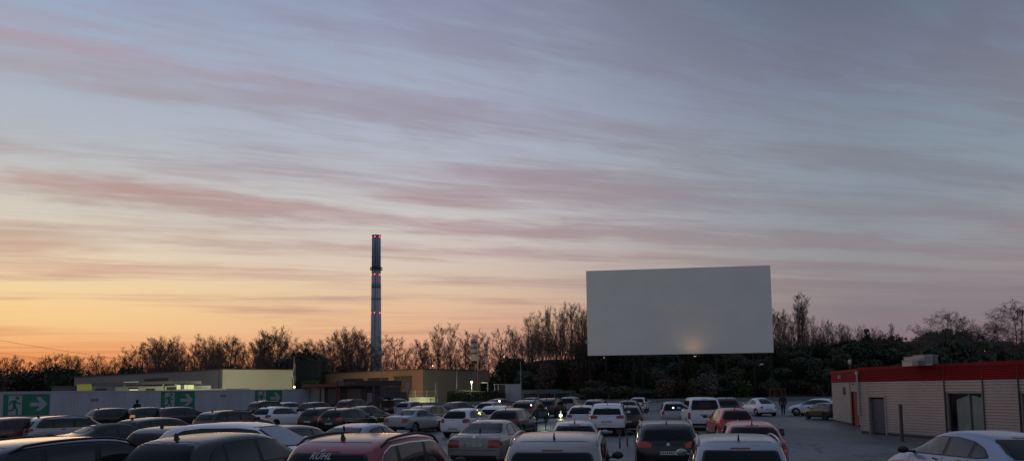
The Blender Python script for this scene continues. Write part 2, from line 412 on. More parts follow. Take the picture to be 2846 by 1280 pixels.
# ================================================================== chimney
def chimney():
    Y = 450; x = X(1046, Y); zt = Z(1041, 656, Y); s = Y/F
    t = thing('chimney', 'tall slender power station chimney with blue top and red warning lights', 'chimney', (x-.3, Y, 0))
    prof = lambda z: 1.0*(12.4+4.6*(1-z/zt)**1.6)*s
    Mc = mat('chimney_concrete', (.38,.39,.385), rough=.9, var=.12, vscale=.15, stretch=(1,1,.15)); Mb = mat('chimney_blue', (.19,.25,.31), rough=.7, var=.2, vscale=.2); Md = mat('chimney_band', (.20,.23,.29), rough=.8)
    def seg(z0, z1, n, m_, g=0): return MB().lathe([(prof(z0)+g, z0), (prof((z0+z1)/2)+g, (z0+z1)/2), (prof(z1)+g, z1)], 32).build(n, m_, t, True)
    zy = lambda y: Z(1043, y, Y)
    seg(-2, zy(749), 'shaft', Mc); seg(zy(749)+.01, zt, 'blue_top', Mb)
    seg(zy(801), zy(787), 'painted_band', Md, .06); seg(zy(834), zy(827), 'painted_band', Md, .06); seg(zy(715), zy(711), 'painted_band', Md, .06)
    g = MB(); z = zy(749); r = prof(z)
    g.lathe([(r, z-.2), (r+1.0, z-.15), (r+1.0, z+.1), (r, z+.12)], 32)
    for k in range(20):
        a = 2*PI*k/20; g.tube([((r+.95)*math.cos(a), (r+.95)*math.sin(a), z), ((r+.95)*math.cos(a), (r+.95)*math.sin(a), z+1.2)], .06, 4)
    g.lathe([(r+.9, z+1.15), (r+1.0, z+1.15), (r+1.0, z+1.3), (r+.9, z+1.3)], 32)
    g.build('gallery', mat('chimney_gallery', (.05,.06,.08)), t)
    MB().lathe([(prof(zt)-.05, zt), (prof(zt)+.15, zt), (prof(zt)+.15, zt+.5), (prof(zt)-.05, zt+.5)], 32).build('rim', mat('chimney_gallery', (0,0,0)), t)
    MB().tube([(0, -prof(1)-.1, 1), (0, -prof(zt/2)-.1, zt/2), (0, -prof(zt)-.1, zt)], .10, 4).build('ladder', mat('chimney_gallery', (0,0,0)), t)
    Ml = mat('warning_light', (1,.1,.1), emit=(1,.10,.09), estr=5)
    for y in (659, 763, 869):
        z = zy(y); r = prof(z)+.25
        for k in range(6):
            a = -PI/2+2*PI*(k-.12)/6*1.0
            MB().ell((r*math.cos(a), r*math.sin(a), z), (.27,.27,.24), 8, 6).build('warning_light', Ml, t, True)
chimney()

# ================================================================== white boundary wall with escape signs
FA = (-.678*65, 65.); FB = (X(862, 93), 93.)
FW = Wall(FA, (FA[0]+(FB[0]-FA[0]), FB[1]))
WT = 2.78
def boundary_wall():
    t = thing('boundary_wall', 'long pale grey sheet wall carrying the green escape signs', 'wall', FW.A)
    Mw = mat('pale_sheet', (.36,.37,.41), rough=.55, var=.10, vscale=.8, stretch=(1,1,.3))
    mb = MB(); s = -36.; 
    # trapezoid sheet: ribs every 0.25 m
    while s < FW.L:
        e = min(s+.25, FW.L)
        mb.wprism(FW, [(s, 0), (e, 0), (e, WT-.06), (s, WT-.06)], -.06, 0)
        mb.wprism(FW, [(s+.02, .02), (s+.10, .02), (s+.10, WT-.08), (s+.02, WT-.08)], .002, .022)
        s += .25
    mb.v = [tuple(Vector(v)-FW.A) for v in mb.v]; mb.build('sheeting', Mw, t)
    cp = MB().wbox(FW, -36, FW.L, WT-.058, WT, -.10, .06); cp.v = [tuple(Vector(v)-FW.A) for v in cp.v]; cp.build('coping', mat('pale_coping', (.50,.51,.49), rough=.6), t)
boundary_wall()
Mg = mat('escape_green', (.006,.14,.075), rough=.5, var=.15, vscale=3); Mgw = mat('escape_white', (.30,.31,.33), rough=.5)
def escape_sign(x0, x1, ytop, which):
    s0 = FW.s_at(x0); s1 = FW.s_at(x1); w = 3.72; s1 = s0+w
    _, zt = FW.sz((x0+x1)/2, ytop); h = 1.86; zb = zt-h
    p = FW.p(s0+w/2, zb, .05)
    t = thing('escape_sign', which, 'sign', p, group='green escape route signs on the pale wall')
    def T(mb): mb.v = [tuple(Vector(v)-p) for v in mb.v]; return mb
    T(MB().wbox(FW, s0, s1, zb, zt, .025, .055)).build('board', Mg, t)
    fx = lambda a: s0+a*w; fz = lambda b: zb+b*h
    # white door field and arrow
    T(MB().wbox(FW, fx(.10), fx(.385), fz(.03), fz(.94), .057, .062)).build('door_field', Mgw, t)
    arrow = [(.56,.42),(.78,.42),(.68,.20),(.79,.20),(.95,.52),(.79,.86),(.68,.86),(.78,.60),(.56,.60)]
    mb = MB(); q = [(fx(a), fz(b)) for a, b in arrow]
    mb.wprism(FW, [q[0], q[1], q[7], q[8]], .057, .062); mb.wprism(FW, [q[1], q[2], q[3], q[4]], .057, .062); mb.wprism(FW, [q[4], q[5], q[6], q[7]], .057, .062); mb.wprism(FW, [q[1], q[4], q[7]], .057, .062)
    T(mb).build('arrow', Mgw, t)
    # running figure: limbs as strips
    mb = MB()
    def limb(pts, r):
        for (a, b), (c, d) in zip(pts, pts[1:]):
            p0 = Vector((fx(a), fz(b))); p1 = Vector((fx(c), fz(d))); dd = (p1-p0).normalized(); nn = Vector((-dd.y, dd.x))*r; ee = dd*r*.4
            mb.wprism(FW, [tuple(p0-nn-ee), tuple(p1-nn+ee), tuple(p1+nn+ee), tuple(p0+nn-ee)], .064, .070)
    limb([(.235,.70),(.215,.60),(.235,.42)], .13)
    limb([(.21,.68),(.15,.66),(.125,.52)], .06); limb([(.25,.70),(.30,.56),(.355,.58)], .055)
    limb([(.235,.42),(.285,.26),(.29,.06)], .085); limb([(.225,.42),(.19,.26),(.10,.24)], .075)
    c = (fx(.285), fz(.83)); mb.wprism(FW, [(c[0]+.15*math.cos(2*PI*k/14), c[1]+.15*math.sin(2*PI*k/14)) for k in range(14)], .064, .070)
    T(mb).build('running_figure', Mg, t)
escape_sign(10, 138, 1094, 'large green escape sign at the left end of the pale wall')
escape_sign(448, 540, 1086.5, 'green escape sign in the middle of the pale wall, above the black hatchbacks')
escape_sign(709, 782, 1083.5, 'green escape sign nearest the ticket kiosk, right end of the pale wall')
def small_arrow(x, y, lab):
    s, z = FW.sz(x, y); p = FW.p(s, z, .03)
    t = thing('arrow_sign', lab, 'sign', p, group='small outlined arrow signs on the pale wall')
    def T(mb): mb.v = [tuple(Vector(v)-p) for v in mb.v]; return mb
    Mi = mat('sign_navy', (.02,.022,.05), rough=.6); 
    T(MB().wbox(FW, s-.36, s+.36, z-.13, z+.15, .024, .034)).build('board', mat('pale_board', (.24,.24,.29), rough=.6), t)
    mb = MB().wbox(FW, s-.34, s+.12, z+.04, z+.075, .036, .04).wbox(FW, s-.34, s+.12, z-.07, z-.035, .036, .04).wbox(FW, s-.34, s-.30, z-.034, z+.039, .036, .04)
    mb.wprism(FW, [(s+.12, z-.14), (s+.34, z), (s+.12, z+.14), (s+.12, z+.09), (s+.24, z), (s+.12, z-.09)], .036, .04)
    T(mb).build('arrow_outline', Mi, t)
small_arrow(263, 1110, 'small dark outlined arrow sign between the left and middle escape signs')
small_arrow(620, 1098.5, 'small dark outlined arrow sign between the middle and right escape signs')

def rel(mb, p): mb.v = [tuple(Vector(v)-p) for v in mb.v]; return mb
# ================================================================== far halls on the left
def grey_hall():
    A = Vector((X(205, 163), 163, 0)); Kc = Vector((X(617, 121), 121, 0)); B = Vector((X(812, 128), 128, 0))
    W1 = Wall(A, Kc); W2 = Wall(Kc, B); zt = 6.32
    t = thing('industrial_hall', 'long flat grey hall with one yellow-lit end wall behind the pale fence', 'building', Kc)
    back = W2.d*60
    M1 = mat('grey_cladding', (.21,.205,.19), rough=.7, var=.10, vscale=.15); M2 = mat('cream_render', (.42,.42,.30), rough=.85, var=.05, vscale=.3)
    far = (A-Kc)
    bd = MB(); C2 = B + (A-Kc)
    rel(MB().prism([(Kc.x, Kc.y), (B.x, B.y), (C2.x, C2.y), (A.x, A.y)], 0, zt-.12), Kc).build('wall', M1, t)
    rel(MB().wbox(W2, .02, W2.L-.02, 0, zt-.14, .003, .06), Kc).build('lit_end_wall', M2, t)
    rel(MB().prism([(Kc.x+.0, Kc.y-.25), (B.x+.2, B.y-.1), (C2.x+.2, C2.y+.2), (A.x-.3, A.y)], zt-.117, zt), Kc).build('roof_edge', mat('dark_red_edge', (.045,.018,.015), rough=.6), t)
    s0, z0 = W1.sz(401, 1060); s1, z1 = W1.sz(465, 1043)
    rel(MB().wbox(W1, s0, s1, 3.6, 5.25, .003, .09), Kc).build('louvre_panel', mat('dark_louvre', (.025,.025,.024)), t)
    dp = MB().tube([W1.p(W1.L-.9, .1, .1), W1.p(W1.L-.9, 6.1, .1)], .06, 6); rel(dp, Kc).build('downpipe', mat('dark_pipe', (.04,.04,.04)), t)
    return W1, W2
H1, H2 = grey_hall()
def low_sheds():
    Y = 104; x0 = X(213, Y); x1 = X(560, Y)
    W = Wall((x0, Y+10), (x1+1.0, Y-1)); t = thing('market_shed', 'low open-fronted pale shed with lit strip lamps in front of the grey hall', 'shed', W.A)
    L = W.L; Mc = mat('shed_cream', (.50,.50,.36), rough=.7, var=.08, vscale=.5)
    def sb(xa, xb, ya, yb, d0, d1):
        sa, za = W.sz(xa, ya); sb_, zb = W.sz(xb, yb); return MB().wbox(W, min(sa, sb_), max(sa, sb_), min(za, zb), max(za, zb), d0, d1)
    rel(MB().wbox(W, 0, L*.80, 0, 3.52, -4, -.05).wbox(W, L*.80+.003, L+4, 0, 3.02, -4, -.1), W.A).build('wall', Mc, t)
    for xs in (262, 345, 453, 487): rel(sb(xs, xs+3.5, 1066, 1088, 0, .12), W.A).build('post', mat('shed_post', (.4,.42,.33)), t)
    rel(sb(262, 490, 1063.5, 1066, -4, .5), W.A).build('roof', mat('shed_roof', (.10,.10,.09)), t)
    rel(sb(214, 256, 1067, 1084, .03, .06), W.A).build('lit_panel', mat('lit_yellow', (.25,.25,.05), emit=(.16,.15,.02), estr=.5), t)
    rel(sb(260, 296, 1066.5, 1067.6, .2, .26), W.A).build('strip_lamp', mat('strip_lamp', (.9,.9,.7), emit=(.7,.72,.5), estr=.7), t)
    rel(sb(348, 388, 1060.6, 1063, .2, .26), W.A).build('strip_lamp', mat('strip_lamp', (0,0,0)), t)
    rel(sb(361, 384, 1081, 1083, .06, .12), W.A).build('strip_lamp', mat('strip_lamp', (0,0,0)), t)
    for a, b in ((492, 502), (513, 520), (522, 539)):
        rel(sb(a, b, 1068.5, 1080, .03, .08), W.A).build('lit_window', mat('lit_window', (.7,.75,.3), emit=(.52,.56,.30), estr=.55), t)
    rel(sb(503, 512, 1068.5, 1080, .03, .07), W.A).build('door', mat('shed_door', (.12,.15,.12)), t)
    for a, b, y0, y1 in ((268, 296, 1079, 1085), (361, 384, 1076, 1080), (410, 430, 1079, 1084), (468, 490, 1074, 1082)):
        rel(sb(a, b, y0, y1, .03, .3), W.A).build('crate', mat('shed_dark', (.04,.03,.025)), t)
    Y = 138; p = Vector((X(181, Y), Y, 0)); zt = Z(181, 1071.5, Y)
    s = thing('small_shed', 'small low pale shed left of the grey hall', 'shed', p)
    MB().box((-1.6,-1.5,0), (1.6,1.5,zt-.1)).build('wall', mat('shed_grey', (.10,.095,.085)), s)
    MB().box((-1.75,-1.65,zt-.097), (1.75,1.65,zt)).build('roof', mat('shed_roof', (0,0,0)), s)
low_sheds()
def brown_hall():
    A = Vector((X(820, 158), 158, 0)); C = Vector((X(1175, 127), 127, 0)); B = Vector((X(1335, 143), 143, 0))
    W1 = Wall(A, C); W2 = Wall(C, B); zt = 6.15
    t = thing('warehouse', 'long low brown warehouse with dark garage doors behind the kiosk', 'building', C)
    M1 = mat('brown_render', (.25,.150,.092), rough=.85, var=.10, vscale=.2); M2 = mat('khaki_render', (.17,.145,.09), rough=.85, var=.1, vscale=.2)
    D = A+(B-C)
    rel(MB().prism([(C.x, C.y), (B.x, B.y), (D.x, D.y), (A.x, A.y)], 0, zt-.15), C).build('wall', M1, t)
    rel(MB().wbox(W2, .02, W2.L, 0, zt-.17, .003, .05), C).build('side_wall', M2, t)
    rel(MB().prism([(C.x, C.y-.3), (B.x+.2, B.y), (D.x, D.y+.2), (A.x-.2, A.y)], zt-.147, zt), C).build('roof_edge', mat('dark_edge', (.03,.022,.018)), t)
    Md = mat('garage_door_brown', (.045,.028,.018), rough=.6, var=.3, vscale=1.5)
    for a, b, y in ((1095, 1144, 1045), (1023, 1079, 1050), (955, 1010, 1052.5)):
        s0, zz = W1.sz(a, y); s1, z2 = W1.sz(b, y); z1 = min(zz, z2)
        rel(MB().wbox(W1, s0, s1, .0, z1, .004, .05), C).build('garage_door', Md, t)
        rel(MB().wbox(W1, s0, s1, z1+.003, z1+.12, .003, .35), C).build('lintel', mat('dark_edge', (0,0,0)), t)
    Mp = mat('pale_window', (.26,.22,.16), rough=.4)
    for a, b in ((888, 892), (897, 900), (911, 915), (918, 923), (926, 933), (937, 943)):
        s0, z0 = W1.sz(a, 1061.5); s1, z1 = W1.sz(b, 1056.5)
        rel(MB().wbox(W1, s0, s1, z0, z1, .004, .05), C).build('window', Mp, t)  # small pale blocks standing in for unreadable sign lettering
    s0, _ = W1.sz(884, 1060); s1, _ = W1.sz(946, 1060); _, z0 = W1.sz(915, 1063.5); _, z1 = W1.sz(915, 1055.5)
    return W1
BW = brown_hall()

# ================================================================== ticket kiosk
def kiosk():
    A = Vector((X(862, 93), 93, 0)); B = Vector((X(1056, 88), 88, 0)); W = Wall(A, B); L = W.L
    t = thing('ticket_kiosk', 'low dark red ticket kiosk with shutters and a framed poster', 'kiosk', A)
    S = W.s_at
    zt = 3.35
    Md = mat('kiosk_dark', (.055,.045,.038), rough=.7, var=.2, vscale=1); Mr = mat('kiosk_red', (.15,.026,.022), rough=.55); Mc = mat('kiosk_cream', (.30,.30,.25), rough=.7, var=.05, vscale=1)
    def R(mb, n, m_): return rel(mb, A).build(n, m_, t)
    s1 = S(954)
    R(MB().wbox(W, 0, L, 0, zt-.35, -4, 0), 'wall', Md)
    R(MB().wbox(W, -.3, s1, zt-.347, zt, -4.2, 1.1), 'canopy', Mr)
    R(MB().wbox(W, s1+.003, L, zt-.30, zt+.32, -4.2, 1.3), 'canopy', mat('kiosk_plum', (.035,.018,.024), rough=.6))
    R(MB().wbox(W, S(960), S(978), zt-.24, zt+.26, 1.303, 1.33), 'fascia_panel', mat('kiosk_mauve', (.075,.065,.11), rough=.5))
    for a, b in ((981, 994), (997, 1008)): R(MB().wbox(W, S(a), S(b), zt-.1, zt+.15, 1.303, 1.325), 'fascia_panel', mat('kiosk_tan', (.10,.055,.03), rough=.6))
    R(MB().wbox(W, S(865), S(903), .02, zt-.36, .003, .12), 'cream_panel', Mc)
    for a in (905, 950, 958, 1052): R(MB().wbox(W, S(a)-.07, S(a)+.07, 0, zt-.36, .85, 1.0), 'post', Mr)
    for a, b in ((912, 948), (966, 1005)):
        sh = MB(); z = .95
        while z < zt-.62: sh.wbox(W, S(a), S(b), z, z+.085, .003, .05); z += .10
        R(sh, 'roller_shutter', mat('kiosk_shutter', (.13,.11,.09), rough=.5))
        R(MB().wbox(W, S(a)-.1, S(b)+.1, .80, .90, .003, .45), 'counter', mat('kiosk_counter', (.03,.026,.024)))
    R(MB().wbox(W, S(1020), S(1038), 1.05, 2.35, .003, .09), 'poster_frame', mat('poster_frame', (.02,.02,.02)))
    R(MB().wbox(W, S(1022.5), S(1035.5), 1.14, 2.26, .092, .10), 'poster', mat('poster_white', (.24,.25,.25), rough=.5))
    m2 = MB()
    for i, z in enumerate((2.12, 1.98, 1.9, 1.82, 1.70, 1.62, 1.54, 1.40, 1.32)):
        m2.wbox(W, S(1024), S(1024)+(.42 if i % 3 else .55), z, z+.03, .102, .106)
    R(m2, 'poster_print', mat('poster_print', (.10,.10,.11)))
    R(MB().wbox(W, S(1039), S(1052), .02, zt-.36, .003, .1), 'cream_panel', mat('kiosk_stone', (.055,.055,.05), rough=.8))
kiosk()

# ================================================================== low wall round the parking ground
LA = Vector((X(1075, 118), 118, 0)); LB = Vector((X(2345, 130), 130, 0)); LW = Wall(LA, LB)
def low_wall():
    t = thing('low_wall', 'low pale concrete edge wall at the far side of the parking ground', 'wall', LA)
    mb = MB(); s = -8.
    while s < LW.L+8:
        mb.wbox(LW, s+.01, s+1.99, -.05, .50, -.30, .0); s += 2
    rel(mb, LA).build('blocks', mat('pale_concrete', (.17,.18,.185), rough=.8, var=.15, vscale=.6), t)
    rel(MB().wbox(LW, -8, LW.L+8, .503, .58, -.34, .05), LA).build('coping', mat('pale_concrete_top', (.24,.25,.26), rough=.8, var=.1, vscale=.6), t)
low_wall()

# ================================================================== things between the kiosk and the screen
Mgal = mat('galvanised', (.20,.205,.20), rough=.5, metal=.2)
def lamp_post(xp, ytop, Y, label, arms=0, head=None, lit=None, ybase=None, zb=0., r=.06, group=None):
    p = Vector((X(xp, Y), Y, zb)); zt = Z(xp, ytop, Y)-zb
    t = thing('street_lamp', label, 'street lamp', p, group=group)
    MB().tube([(0,0,-.1), (0,0,zt)], [r*1.3, r*.7], 8).build('pole', Mgal, t, True)
    if arms:
        for s in (-1, 1):
            MB().tube([(0,0,zt-.02), (s*arms*.6,0,zt+.06), (s*arms,0,zt+.02)], .03, 6).build('arm', Mgal, t, True)
            MB().box((s*arms-.22,-.1,zt-.04), (s*arms+.22,.1,zt+.05)).build('lamp_head', mat('lamp_head', (.26,.25,.24)), t)
    if lit:
        c, e, rr = lit
        MB().ell((0,-.05,zt+rr*.2), (rr, rr, rr*.8), 12, 8).build('lamp', mat('lit_%d_%d' % (xp, ytop), c, emit=c, estr=e), t, True)
    elif not arms:
        MB().box((-.04,-.7,zt-.03), (.04,.1,zt+.06)).build('lamp_head', mat('lamp_head', (0,0,0)), t)
    return t
lamp_post(1060, 1028.5, 100, 'thin double-armed lamp post beside the kiosk in front of the brown warehouse', arms=.95)
lamp_post(1269.5, 1024, 124, 'thin unlit lamp post in front of the khaki side wall of the warehouse')
lamp_post(1448, 1004, 126, 'thin tall unlit lamp post at the right edge of the white container')
lamp_post(1311, 1061, 122, 'bright white lit lamp beside the purple billboard', lit=((1,.97,.8), 3, .17))
point('lamp_glow', at(1311, 1061, 121.3), 300, (1,.95,.7), .4)
lamp_post(1211, 1063, 119.5, 'pale post with a dark top standing at the gap in the lit mesh fence', r=.12)
lamp_post(1402, 991, 190, 'small white lamp glinting among the bare trees behind the flags', lit=((1,1,.95), 3, .15))
lamp_post(1574, 978, 170, 'small white lamp between the trees left of the screen', lit=((1,1,.95), 3, .18))
lamp_post(2744, 972, 118, 'orange lit street lamp in front of the trees behind the red building', lit=((1,.48,.12), 5, .20), zb=0)
lamp_post(2832, 952, 150, 'faint pinkish lamp among the trees at the far right', lit=((1,.35,.30), .7, .45), zb=0)
lamp_post(1203, 1016, 150, 'tiny white lamp over the warehouse roof edge', lit=((1,1,.95), 2, .12))
def round_signs():
    Y = 112; p = Vector((X(1132, Y), Y, 0))
    t = thing('traffic_sign', 'two round white traffic signs stacked on one pole beside the garage door', 'sign', p)
    MB().tube([(0,0,0),(0,0,Z(1132,1063,Y))], .04, 8).build('pole', Mgal, t, True)
    for y in (1067, 1076):
        z = Z(1132, y, Y); R = Matrix.Translation((0,-.06,z)) @ Matrix.Rotation(PI/2, 4, 'X')
        d = MB().lathe([(.24,-.01),(.24,.01)], 20); d.v = [tuple(R @ Vector(v)) for v in d.v]; d.build('sign_disc', mat('sign_white', (.34,.33,.33), rough=.5), t)
        d = MB().lathe([(.12,.011),(.12,.014)], 16); d.v = [tuple(R @ Vector(v)) for v in d.v]; d.build('disc_centre', mat('sign_centre', (.16,.13,.13)), t)
round_signs()
def mesh_fence():
    A = Vector((X(1122, 121), 121, 0)); B = Vector((X(1214, 119.5), 119.5, 0)); W = Wall(A, B)
    t = thing('mesh_fence', 'pale lit wire mesh fence in front of the warehouse', 'fence', A)
    zt = 2.35; mb = MB(); s = 0
    while s < W.L: mb.wbox(W, s, s+.012, .1, zt, 0, .012); s += .13
    for z in (.3, 1.0, 1.7, 2.3): mb.wbox(W, 0, W.L, z, z+.03, .013, .03)
    rel(mb, A).build('mesh', mat('fence_pale', (.30,.32,.26), rough=.5), t)
    for q in (0, .35, .7, 1.): rel(MB().wbox(W, W.L*q-.05, W.L*q+.05, 0, zt+.15, -.06, .0), A).build('post', mat('fence_post', (.36,.38,.30)), t)
    A2 = Vector((X(1120, 124), 124, 0)); B2 = Vector((X(1216, 123), 123, 0)); W2 = Wall(A2, B2)
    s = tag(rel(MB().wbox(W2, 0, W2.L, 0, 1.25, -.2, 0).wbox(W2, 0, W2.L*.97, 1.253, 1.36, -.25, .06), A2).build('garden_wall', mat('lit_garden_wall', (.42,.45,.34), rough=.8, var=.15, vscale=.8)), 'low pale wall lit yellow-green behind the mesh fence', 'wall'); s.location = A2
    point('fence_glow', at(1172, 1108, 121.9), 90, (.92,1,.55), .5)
    A3 = Vector((X(1062, 116), 116, 0)); W3 = Wall(A3, (X(1112, 114), 114))
    s = thing('glass_shelter', 'dark grey flat-roofed glazed shelter right of the kiosk', 'shelter', A3)
    rel(MB().wbox(W3, 0, W3.L, 0, 2.2, -2, 0), A3).build('glazing', mat('shelter_glass', (.03,.034,.034), rough=.25), s)
    rel(MB().wbox(W3, -.15, W3.L+.15, 2.203, 2.4, -2.2, .2), A3).build('roof', mat('shelter_roof', (.08,.08,.075)), s)
    for q in (0, .33, .66, 1.): rel(MB().wbox(W3, W3.L*q-.04, W3.L*q+.04, 0, 2.2, .003, .06), A3).build('mullion', Mgal, s)
mesh_fence()
def billboard():
    Y = 128; xa, xb = X(1316, Y), X(1361, Y); z0, z1 = Z(1338, 1059, Y), Z(1338, 1029, Y); xc = (xa+xb)/2
    t = thing('billboard', 'dark purple slatted billboard on two red posts', 'billboard', (xc, Y, 0)); w = (xb-xa)/2
    mb = MB(); n = 9
    for i in range(n): mb.box((-w+2*w*i/n+.03, 0, z0), (-w+2*w*(i+1)/n-.03, .08, z1))
    mb.build('slatted_panel', mat('billboard_plum', (.040,.024,.034), rough=.6, var=.5, vscale=1.2), t)
    MB().box((-w,.083,z0-.02),(w,.14,z1+.02)).build('backing', mat('billboard_back', (.012,.009,.011)), t)
    for x in (X(1330, Y)-xc, X(1357, Y)-xc): MB().box((x-.13,-.16,0), (x+.13,-.004,z1+.05)).build('post', mat('post_red', (.06,.010,.012), rough=.6), t)
    Y = 125
    for x0, x1, lab in ((1337, 1355, 'pale short canopy bar on an angled arm below the billboard'),):
        p = Vector((X(x0, Y), Y, 0)); z = Z(x0, 1062.5, Y); L = X(x1, Y)-p.x
        q = thing('barrier_light', lab, 'lamp', p)
        MB().box((0,-.08,z-.06), (L,.08,z+.06)).build('bar', mat('pale_bar', (.5,.5,.47), emit=(.5,.5,.42), estr=.25), q)
        MB().tube([(L,0,z-.06),(L,0,0)], .05, 6).build('post', mat('fence_post', (0,0,0)), q)
billboard()
def flag(xp, ytop, ya, yb, xl, xr, Y, lab, narrow=False):
    p = Vector((X(xp, Y), Y, 0)); zt = Z(xp, ytop, Y)
    t = thing('flagpole', lab, 'flag', p, group='banner flags above the billboard')
    MB().tube([(0,0,0),(0,0,zt)], [.09,.045], 8).build('pole', mat('pole_white', (.35,.34,.33), rough=.4), t, True)
    z1, z0 = Z(xp, ya, Y), Z(xp, yb, Y); a = X(xl, Y)-p.x; b = X(xr, Y)-p.x
    n = 24; fl = MB(); st = MB(); nx = 8
    def pt(i, j):
        f = i/n; g = j/nx; wd = 1.0
        if narrow: wd = .18+.82*f**.8
        x = b+(a-b)*g*wd; z = z1+(z0-z1)*f
        if narrow and f > .85: z += .0
        return (x, .14*math.sin(g*5+f*4)*(1 if not narrow else 1.8)-.02, z - (.25*g if narrow else .05*g))
    for i in range(n+1):
        for j in range(nx+1): fl.v.append(pt(i, j))
    st.v = list(fl.v)
    for i in range(n):
        for j in range(nx):
            fc = (i*(nx+1)+j, (i+1)*(nx+1)+j, (i+1)*(nx+1)+j+1, i*(nx+1)+j+1)
            fl.f.append(fc); k = i/n*4 % 1
            fl.mi.append(1 if .48 < k < .82 and i > 2 and i < n-3 else (2 if .86 < k < .97 and i < n-3 else 0))
    fl.build('banner', [mat('flag_white', (.30,.31,.29), rough=.8), mat('flag_red', (.24,.05,.035), rough=.8), mat('flag_dark', (.03,.03,.03), rough=.8)], t, True)
flag(1328.5, 936, 940, 1000, 1309, 1327.5, 128, 'wide red and white striped banner flag on a pole over the billboard')
flag(1356, 934, 944, 1004, 1347, 1355, 128.5, 'narrow furled red and white banner flag on a white pole right of the wide one', True)
def furled():
    Y = 112; p = Vector((X(821, Y), Y, 0)); zt = Z(818, 990, Y)
    t = thing('furled_flag', 'tall furled pink and white flag standing between the two halls', 'flag', p)
    MB().tube([(-.25,0,0),(-.25,0,zt)], [.07,.04], 8).build('pole', mat('pole_white', (0,0,0)), t, True)
    zs = [Z(820, y, Y) for y in (1000, 1015, 1030, 1040, 1050, 1063)]; ws = [.06,.13,.20,.26,.24,.14]
    mb = MB().tube([(-.2+.1*math.sin(i*1.7), -.05, z) for i, z in enumerate(zs)], ws, 8); mb.build('cloth', mat('flag_pinkish', (.24,.19,.18), rough=.9, var=.5, vscale=2.5), t, True)
    lamp_post(818, 1075, 104, 'small bright doorway lamp at the corner of the lit end wall', lit=((1,.95,.5), 3.5, .16))
furled()
def container():
    Y = 124; xa, xm, xb = X(1374, Y), X(1404, Y-1.), X(1449, Y); zt = Z(1420, 1066, Y)
    t = thing('white_container', 'white box container with an open grey bay on its left side', 'container', (xm, Y, 0))
    Mw = mat('container_white', (.34,.35,.38), rough=.5, var=.08, vscale=1)
    mb = MB().box((0,-1,0), (xb-xm,1.6,zt-.09)); n = 14
    for i in range(n): mb.box(((xb-xm)*(i+.1)/n,-1.03,.05), ((xb-xm)*(i+.55)/n,-1.002,zt-.15))
    mb.build('box_body', Mw, t)
    MB().box((xa-xm-.1,-1.1,zt-.087), (xb-xm+.05,1.7,zt)).build('roof', mat('container_roof', (.26,.27,.29)), t)
    MB().box((xa-xm,-.2,.0), (-.003,1.5,zt-.09)).build('open_bay', mat('bay_grey', (.12,.12,.13), var=.3, vscale=2), t)
    for f in (0,.33,): MB().box((xa-xm+f*(xm-xa),-1,0), (xa-xm+f*(xm-xa)+.12,-.203,zt-.09)).build('upright', Mw, t)
    A = Vector((X(1450, 134), 134, 0)); W = Wall(A, (X(1588, 131), 131))
    s = thing('flat_canopy', 'low blue-grey flat canopy roof at the foot of the bank beside the white container', 'canopy', A)
    z0 = 1.62; rel(MB().wbox(W, 0, W.L*.72, z0+.05, z0+.75, -3, 0).wbox(W, W.L*.72+.003, W.L, z0+.05, z0+.52, -3, -.05), A).build('roof', mat('canopy_blue', (.055,.085,.10), rough=.5, var=.12, vscale=.7), s)
    for q in (.02,.33,.66,.97): rel(MB().wbox(W, W.L*q-.06, W.L*q+.06, 0, z0+.04, -.3, -.2), A).build('post', Mgal, s)
container()
def dark_block():
    Y = 146; t = thing('storage_tower', 'dark green boxy tower rising behind the gap between the two halls', 'tower', (X(858, Y), Y, 0))
    w = (X(889, Y)-X(827, Y))/2; zt = Z(858, 1004, Y)
    MB().box((-w,-1.5,0), (w,1.5,zt)).build('wall', mat('tower_green', (.008,.017,.014), rough=.8, var=.25, vscale=.6), t)
    MB().box((-w-1.7,-.8,0), (-w-.003,1.5,zt+.6)).build('stair_tower', mat('tower_plum', (.016,.014,.018), rough=.8), t)
    MB().box((-w-.1,-1.6,zt+.003), (w+.1,1.6,zt+.2)).build('roof', mat('tower_roof', (.006,.01,.009)), t)
dark_block()
def goal_frame():
    s0 = LW.s_at(2143.5); s1 = LW.s_at(2186); z0 = .58; zt = Z(2165, 1079.5, 129)
    t = thing('goal_frame', 'small rusty red rectangular frame on the far low wall behind the walking person', 'frame', LW.p(s0, 0, -.2)); o = t.location.copy()
    mb = MB(); r = .07; W = LW
    for s in (s0, s0+(s1-s0)*.27, s0+(s1-s0)*.73, s1): mb.wbox(W, s-r, s+r, -.1, zt-r, -.55, -.42)
    mb.wbox(W, s0-r, s1+r, zt-r+.003, zt+r, -.56, -.41); mb.wbox(W, s0-r, s1+r, z0+.2, z0+.28, -.60, -.563)
    rel(mb, o).build('frame', mat('rust_red', (.15,.05,.03), rough=.8), t)
    rel(MB().wbox(W, s0+.1, s1-.1, z0+.3, zt-.15, -.66, -.62), o).build('backboard', mat('rust_dark', (.035,.014,.011), rough=.9), t)
goal_frame()
def cable(p0, p1, sag, lab):
    p0, p1 = Vector(p0), Vector(p1); pts = [p0.lerp(p1, i/20)-Vector((0,0,sag*4*(i/20)*(1-i/20))) for i in range(21)]
    o = MB().tube(pts, .055, 4).build('power_cable', mat('cable', (.05,.035,.03)))
    tag(o, lab, 'cable')
cable(at(-1500, 620, 240), at(420, 1010, 250), 3.5, 'thin upper power cable sloping down across the orange sky at far left')
cable(at(-1500, 700, 240), at(330, 1020, 250), 3.5, 'thin lower power cable sloping down close above the left trees')

